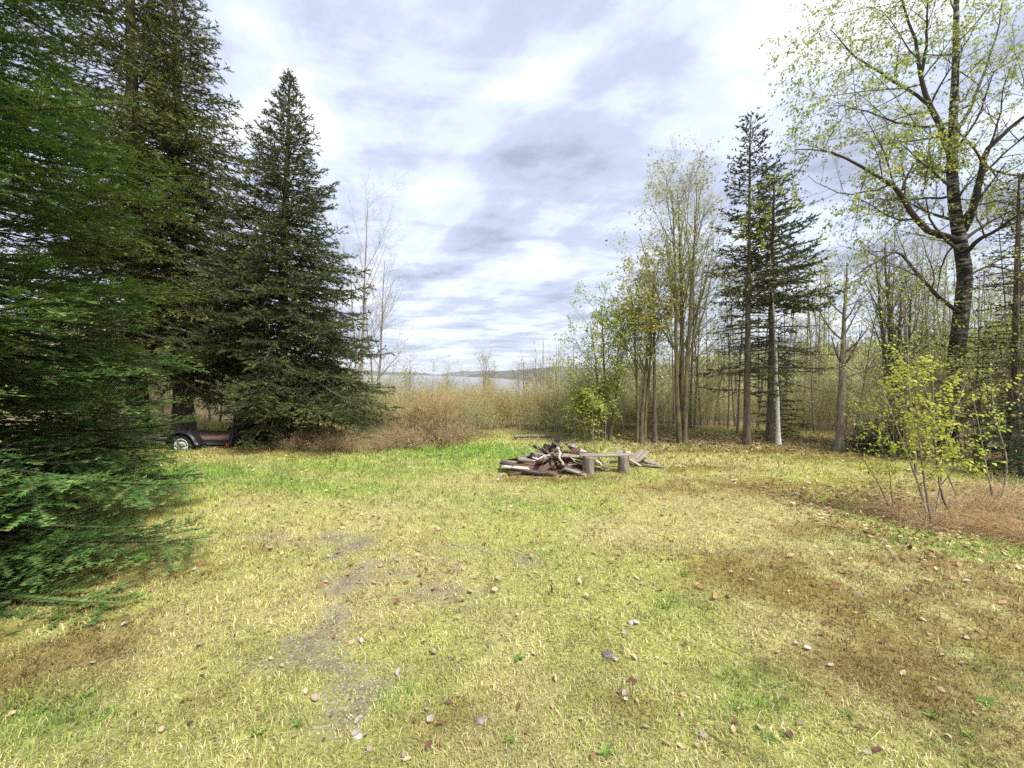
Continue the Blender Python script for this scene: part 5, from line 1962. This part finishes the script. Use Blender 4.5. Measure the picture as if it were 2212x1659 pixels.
for k in range(20):
    cx_, cy_ = gs.normal(-0.05, 0.36), gs.normal(0.08, 0.22)
    O_ = zc(850, 560, 7.4)
    top_ = max(0.08, 0.50 - 0.7 * abs(cx_) - 0.4 * abs(cy_))
    p0 = np.array([O_[0] + cx_, O_[1] + cy_, gs.uniform(0.04, top_)])
    a = gs.normal(0, 0.6) + (math.pi if gs.random() < 0.5 else 0)
    e_ = gs.normal(0.0, 0.38)
    v2 = gs.uniform(0.25, 0.55) * np.array([math.cos(a) * math.cos(e_), math.sin(a) * math.cos(e_), math.sin(e_)])
    board('scrap_board', 'weathered scrap board jumbled in the heart of the woodpile', lowest(p0 - v2, 0.03), lowest(p0 + v2, 0.03), gs.uniform(0.06, 0.15), gs.uniform(0.02, 0.045), (M_WOOD_BROWN, M_WOOD_GREY, M_WOOD_BLACK, M_WOOD_BROWN, M_WOOD_RED)[k % 5], roll=gs.normal(0, 0.5), group='scrap boards jumbled in the woodpile', seed=760 + k)
# heap of dead leaves and rubble under the sticks
G = Geo()
hg = np.random.default_rng(66)
O_ = zc(880, 590, 7.35)
n_ = 1500
rr = np.sqrt(hg.random(n_))
aa = hg.random(n_) * 6.283
hx_, hy_ = rr * np.cos(aa) * 0.62, rr * np.sin(aa) * 0.36
zt = 0.20 * np.clip(1 - rr ** 2, 0, 1) * (0.5 + fbm(hx_ * 4 + 9, hy_ * 4 + 9, 5))
c = np.stack([hx_, hy_, zt * hg.uniform(0.5, 1.0, n_) + 0.01], 1)
d = unit(hg.normal(0, 1, (n_, 3)) * np.array([1, 1, 0.6]))
w2 = unit(np.cross(d, hg.normal(0, 1, (n_, 3))))
l_ = hg.uniform(0.02, 0.06, (n_, 1))
colh = np.array([(0.10, 0.06, 0.035), (0.18, 0.11, 0.06), (0.05, 0.036, 0.026), (0.26, 0.20, 0.12)])[hg.integers(0, 4, n_)] * hg.uniform(0.7, 1.2, (n_, 1))
G.add(np.stack([c - d * l_, c + w2 * l_ * 0.6, c + d * l_, c - w2 * l_ * 0.6], 1), quads=np.arange(n_ * 4).reshape(-1, 4), col=np.repeat(colh, 4, axis=0))
lx = np.linspace(-1, 1, 26)
LX, LY = np.meshgrid(lx, lx)
LZ = 0.16 * np.clip(1 - LX ** 2 - LY ** 2, 0, 1) * (0.5 + fbm(LX * 3.8 + 9, LY * 2 + 9, 5)) - 0.02
ix = np.arange(26 * 26).reshape(26, 26)
G.add(np.stack([LX * 0.62, LY * 0.36, LZ], -1), quads=np.stack([ix[:-1, :-1], ix[:-1, 1:], ix[1:, 1:], ix[1:, :-1]], -1).reshape(-1, 4), col=(0.08, 0.055, 0.035))
o = G.obj('debris_heap', M_DRY, None, loc=(O_[0], O_[1], 0), smooth=False)
tag(o, 'heap of dead leaves and rubble under the woodpile', 'debris', kind='stuff')

# bench: a plank across two stumps
sl = gnd((1450 + 1165 * 0.2712) * 0.72, (1250 + 648 * 0.2712) * 0.72)
sr = gnd((1450 + 1548 * 0.2712) * 0.72, (1250 + 638 * 0.2712) * 0.72)
bench = thing('bench', 'rough bench of a grey plank laid across two upright stumps', 'bench', tuple((sl + sr) / 2 * np.array([1, 1, 0])))  # base on the grass
M_STUMP = barky('stump_wood', (0.045, 0.035, 0.028), (0.36, 0.30, 0.24), 26, 0.10, 0.8)
bh = 0.335
for q_, (b_0, r_) in enumerate(((sl, 0.100), (sr, 0.098))):
    g_ = np.random.default_rng(40 + q_)
    S_ = 22
    a = np.arange(S_) * 2 * math.pi / S_
    flute = 1 + 0.07 * np.sin(a * 5 + q_) + 0.05 * g_.normal(0, 1, S_)
    zs = [-0.03, 0.02, 0.10, 0.20, 0.30, bh - 0.01, bh]
    ks = [1.22, 1.12, 1.02, 0.98, 0.97, 0.98, 0.93]
    v_ = np.concatenate([np.stack([r_ * k_ * flute * np.cos(a), r_ * k_ * flute * np.sin(a), np.full(S_, z_)], 1) for z_, k_ in zip(zs, ks)] + [np.array([[0, 0, bh]])])
    q = [(i * S_ + j, i * S_ + (j + 1) % S_, (i + 1) * S_ + (j + 1) % S_, (i + 1) * S_ + j) for i in range(len(zs) - 1) for j in range(S_)]
    t = [((len(zs) - 1) * S_ + j, (len(zs) - 1) * S_ + (j + 1) % S_, len(zs) * S_) for j in range(S_)]
    G = Geo()
    G.add(v_, tris=t, quads=q)
    o = G.obj('stump_leg', M_STUMP, bench)
    o.location = (b_0[0] - bench.location[0], b_0[1] - bench.location[1], 0)
A_ = sl + np.array([-0.17, 0.02, bh + 0.022])
B_ = sr + np.array([0.20, 0.02, bh + 0.020])
board('seat', None, A_, B_, 0.16, 0.035, M_WOOD_GREY, seed=61, parent=bench)

# fallen logs at the wood's edge
stick('fallen_log', 'dark fallen trunk propped at the foot of the golden tree', [gnd(1390, 966), at(1350, 955, 11.6), at(1322, 942, 11.9)], 0.07, 0.05, M_SPRUCE_BARK, cat='log', S=10)
stick('fallen_log', 'grey fallen branch lying along the far edge of the green lawn', [gnd(1110, 949) + UPZ * 0.06, gnd(1150, 949) + UPZ * 0.10, gnd(1190, 947) + UPZ * 0.07], 0.05, 0.04, M_GREY_BARK, cat='log', S=8)
stick('fallen_log', 'old rotten log lying beside the free-standing spruce', [gnd(510, 965) + UPZ * 0.05, gnd(550, 964) + UPZ * 0.07, gnd(590, 965) + UPZ * 0.05], 0.08, 0.06, M_SPRUCE_BARK, cat='log', S=10)


# ------------------------------------------------------------------ dead leaves and stones on the lawn
def leaf_mesh(seed, col):
    g = np.random.default_rng(seed)
    nl, nw = 6, 5
    t = np.linspace(0, 1, nl)
    wv = np.sin(np.pi * np.clip(t * 0.96 + 0.02, 0, 1)) ** 0.7 * (0.62 + g.normal(0, 0.05))
    s_ = np.linspace(-1, 1, nw)
    Tt, Ss = np.meshgrid(t, s_, indexing='ij')
    x = Tt - 0.5
    y = Ss * wv[:, None] * 0.5 * (1 + g.normal(0, 0.08, Tt.shape))
    curl = g.uniform(0.25, 0.9)
    z = curl * y ** 2 * 1.4 + g.uniform(-0.2, 0.5) * x ** 2 + g.normal(0, 0.02, Tt.shape) + 0.03
    ix = np.arange(nl * nw).reshape(nl, nw)
    q = np.stack([ix[:-1, :-1], ix[1:, :-1], ix[1:, 1:], ix[:-1, 1:]], -1).reshape(-1, 4)
    c = np.array(col) * (1 + g.normal(0, 0.1, (nl * nw, 1)))
    G = Geo()
    G.add(np.stack([x, y, z], -1), quads=q, col=np.clip(c, 0.01, 0.85))
    return G.mesh('dead_leaf', M_DRY)


LEAFK = [('bleached pale grey dead leaf lying curled on the lawn', [leaf_mesh(1, (0.40, 0.33, 0.27)), leaf_mesh(2, (0.48, 0.42, 0.36)), leaf_mesh(3, (0.34, 0.26, 0.20))]),
         ('dark brown dead leaf lying curled on the lawn', [leaf_mesh(4, (0.20, 0.10, 0.06)), leaf_mesh(5, (0.26, 0.14, 0.08)), leaf_mesh(6, (0.14, 0.08, 0.05))]),
         ('tan dead leaf lying curled on the lawn', [leaf_mesh(7, (0.44, 0.29, 0.17)), leaf_mesh(8, (0.50, 0.36, 0.22))])]
lg_ = np.random.default_rng(55)
spots = [(770, 1590, 0), (935, 1410, 0), (1720, 1405, 0), (660, 1525, 2), (1370, 1435, 0), (1350, 1380, 0), (1375, 1355, 0), (1365, 1490, 1), (1450, 1370, 1), (680, 1535, 0), (1795, 1455, 0), (1950, 1470, 2), (2080, 1445, 0), (1350, 1515, 0),
         (970, 1520, 1), (930, 1560, 0), (1520, 1610, 0), (1640, 1590, 0), (760, 1395, 2), (780, 1390, 0), (860, 1455, 0), (1200, 1470, 2), (2190, 1590, 1), (1640, 1290, 0), (1705, 1290, 0), (2090, 1265, 0), (1930, 1245, 0), (1960, 1285, 0),
         (440, 1500, 0), (430, 1450, 0), (400, 1575, 1), (200, 1490, 0), (270, 1400, 0), (210, 1410, 0), (150, 1500, 1), (110, 1560, 1), (350, 1640, 2), (330, 1320, 1), (440, 1280, 1), (420, 1270, 0), (560, 1260, 2), (920, 1235, 0), (990, 1220, 0), (1330, 1440, 0)]
cnt = [0, 0, 0]
placed = []
for dx, dy, kd in spots:
    placed.append((gnd(dx, dy), kd, lg_.uniform(0.035, 0.055)))
while len(placed) < 270:
    dy = 1010 + 650 * lg_.random() ** 0.75
    dx = lg_.uniform(20, 2200)
    p_ = gnd(dx, dy)
    if p_[0] < -3.2 and p_[1] < 4:
        continue
    gr_, br_, gv_, pa_ = zones(np.array([p_[0]]), np.array([p_[1]]))
    if lg_.random() > 0.45 + 0.5 * float(br_[0] + gv_[0]) - 0.4 * float(gr_[0]) + (0.2 if p_[0] > 1 else 0):
        continue
    placed.append((p_, int(lg_.choice([0, 1, 2], p=[0.14, 0.48, 0.38])), lg_.uniform(0.018, 0.042)))
for p_, kd, sz_ in placed:
    lab, ms = LEAFK[kd]
    o = bpy.data.objects.new('dead_leaf', ms[lg_.integers(0, len(ms))])
    COL.objects.link(o)
    o.location = (p_[0], p_[1], gz(p_[0], p_[1]) + 0.018)
    o.rotation_euler = (lg_.normal(0, 0.3), lg_.normal(0, 0.3), lg_.uniform(0, 6.28))
    o.scale = (sz_, sz_, sz_ * lg_.uniform(0.7, 1.2))
    tag(o, lab, 'dead leaf', 'dead leaves scattered on the lawn')
# leaf litter under the right trees and along the edges
G = Geo()
n_ = 14000
lx_ = np.concatenate([lg_.uniform(2.5, 11, n_ // 2), lg_.uniform(-9, 9, n_ // 4), lg_.uniform(3.6, 8.0, n_ // 4)])
ly_ = np.concatenate([10.9 - 0.06 * (lx_[:n_ // 2] - 2.5) ** 1.4 + lg_.normal(0, 0.8, n_ // 2), lg_.uniform(3, 11, n_ // 4), lg_.normal(4.9, 0.9, n_ // 4)])
m_ = len(lx_)
lc_ = np.array([(0.30, 0.16, 0.08), (0.40, 0.25, 0.13), (0.52, 0.40, 0.27), (0.20, 0.11, 0.06)])[lg_.integers(0, 4, m_)] * lg_.uniform(0.7, 1.2, (m_, 1))
pz_ = height(lx_, ly_) + lg_.uniform(0.01, 0.045, m_)
c = np.stack([lx_, ly_, pz_], 1)
d = unit(np.stack([lg_.normal(0, 1, m_), lg_.normal(0, 1, m_), lg_.normal(0, 0.3, m_)], 1))
w2 = unit(np.cross(d, UPZ + lg_.normal(0, 0.4, (m_, 3))))
l_ = lg_.uniform(0.015, 0.038, (m_, 1)) * np.where(ly_ > 8, 1.4, 1.0)[:, None]
G.add(np.stack([c - d * l_, c + w2 * l_ * 0.6, c + d * l_, c - w2 * l_ * 0.6], 1), quads=np.arange(m_ * 4).reshape(-1, 4), col=np.repeat(lc_, 4, axis=0))
o = G.obj('leaf_litter', M_DRY, smooth=False)
tag(o, 'small brown leaf litter strewn under the right trees and across the lawn', 'leaf litter', kind='stuff')

# pebbles of the bare spots
G = Geo()
pg_ = np.random.default_rng(56)
bx, by = [], []
for cx, cy2, rx, ry, k in GRAVEL:
    m_ = int(260 * k)
    bx.append(cx + pg_.normal(0, rx * 0.8, m_))
    by.append(cy2 + pg_.normal(0, ry * 0.8, m_))
bx = np.concatenate(bx)
by = np.concatenate(by)
gv_ = zones(bx, by)[2]
ok = gv_ > 0.15
bx, by = bx[ok], by[ok]
m_ = len(bx)
sz_ = pg_.uniform(0.003, 0.010, m_)
octv = np.array([(1, 0, 0), (-1, 0, 0), (0, 1, 0), (0, -1, 0), (0, 0, 0.8), (0, 0, -0.8)])
octt = np.array([(0, 2, 4), (2, 1, 4), (1, 3, 4), (3, 0, 4)])
v_ = np.stack([bx, by, height(bx, by) + sz_ * 0.3], 1)[:, None, :] + octv[None] * sz_[:, None, None] * pg_.uniform(0.6, 1.3, (m_, 6, 1))
pc = np.array([(0.27, 0.24, 0.20), (0.18, 0.16, 0.14), (0.36, 0.33, 0.28)])[pg_.integers(0, 3, m_)]
G.add(v_, tris=(np.arange(m_)[:, None, None] * 6 + octt[None]).reshape(-1, 3), col=np.repeat(pc, 6, axis=0))
o = G.obj('gravel', M_DRY, smooth=False)
tag(o, 'fine grey gravel showing in the worn spots of the lawn', 'gravel', kind='stuff')


def stone(label, dx, dy, sx, sy, sz2, col, seed):
    p_ = gnd(dx, dy)
    g = np.random.default_rng(seed)
    nu, nv = 14, 8
    U_, V_ = np.meshgrid(np.arange(nu) * 2 * math.pi / nu, np.linspace(0.02, math.pi - 0.02, nv), indexing='ij')
    x = np.cos(U_) * np.sin(V_)
    y = np.sin(U_) * np.sin(V_)
    z = np.cos(V_)
    k = 0.8 + 0.45 * fbm(x * 1.7 + 5 + seed, y * 1.7 + z * 1.3 + 5, seed)
    ix = np.arange(nu * nv).reshape(nu, nv)
    q = [(ix[i, j], ix[i, j + 1], ix[(i + 1) % nu, j + 1], ix[(i + 1) % nu, j]) for i in range(nu) for j in range(nv - 1)]
    G = Geo()
    G.add(np.stack([x * k * sx, y * k * sy, z * k * sz2], -1), quads=q)
    o = G.obj('stone', plain('stone_%d' % seed, col, 0.9, noise=0.35, scale=40, bump=0.4), None, loc=(p_[0], p_[1], gz(p_[0], p_[1]) + 0.004))
    tag(o, label, 'stone')


stone('flat dark slate stone set flush in the lawn', 1316, 1425, 0.042, 0.032, 0.011, (0.13, 0.125, 0.125), 1)
stone('white stone lying in the grass between two worn tracks', 772, 1592, 0.024, 0.020, 0.016, (0.40, 0.38, 0.35), 2)
stone('flat pale grey stone half sunk in the grass', 1038, 1556, 0.034, 0.024, 0.010, (0.22, 0.20, 0.18), 3)
stone('small white stone beside the pale curled leaves', 1362, 1352, 0.024, 0.02, 0.017, (0.38, 0.36, 0.33), 4)
stone('small dark flat stone near the slate stone', 1345, 1508, 0.030, 0.024, 0.010, (0.14, 0.13, 0.12), 5)

# ------------------------------------------------------------------ air: valley fog and haze
def volume_mat(name, dens, col, aniso=0.2):
    m, n_ = material(name)
    pv = n_.n('ShaderNodeVolumePrincipled')
    pv.inputs['Color'].default_value = (col[0], col[1], col[2], 1)
    pv.inputs['Density'].default_value = dens
    pv.inputs['Anisotropy'].default_value = aniso
    o = n_.n('ShaderNodeOutputMaterial')
    n_.l(pv.outputs[0], o.inputs['Volume'])
    return m


#==HAZE==
nu, nv = 60, 16
U_, V_ = np.meshgrid(np.arange(nu) * 2 * math.pi / nu, np.linspace(0.03, math.pi - 0.03, nv), indexing='ij')
x = np.cos(U_) * np.sin(V_)
y = np.sin(U_) * np.sin(V_)
z = np.cos(V_)
k = 0.85 + 0.35 * fbm(x * 2.5 + 7, y * 2.5 + z * 2 + 7, 77)
ix = np.arange(nu * nv).reshape(nu, nv)
q = [(ix[i, j], ix[i, j + 1], ix[(i + 1) % nu, j + 1], ix[(i + 1) % nu, j]) for i in range(nu) for j in range(nv - 1)]
caps = [(ix[(i + 1) % nu, 0], ix[0, 0], ix[i, 0]) for i in range(1, nu - 1)] + [(ix[i, nv - 1], ix[0, nv - 1], ix[(i + 1) % nu, nv - 1]) for i in range(1, nu - 1)]
G = Geo()
G.add(np.stack([-430 + x * k * 560, 1480 + y * k * 380, -44 + z * (0.9 + 0.25 * (k - 1)) * 54], -1), tris=caps, quads=q)
o = G.obj('fog_bank', volume_mat('valley_fog', 0.008, (0.99, 0.99, 1.0)))
tag(o, 'white bank of morning fog lying in the valley before the hills', 'fog', kind='stuff')
G = Geo()
bz0, bz1 = -175.0, 130.0
HB = 7200
vs = [(-HB, -HB, bz0), (HB, -HB, bz0), (HB, HB, bz0), (-HB, HB, bz0), (-HB, -HB, bz1), (HB, -HB, bz1), (HB, HB, bz1), (-HB, HB, bz1)]
G.add(vs, quads=[(3, 2, 1, 0), (4, 5, 6, 7), (0, 1, 5, 4), (1, 2, 6, 5), (2, 3, 7, 6), (3, 0, 4, 7)])
o = G.obj('haze', volume_mat('air_haze', 0.00013, (0.86, 0.92, 1.0)), smooth=False)
o['kind'] = 'stuff'
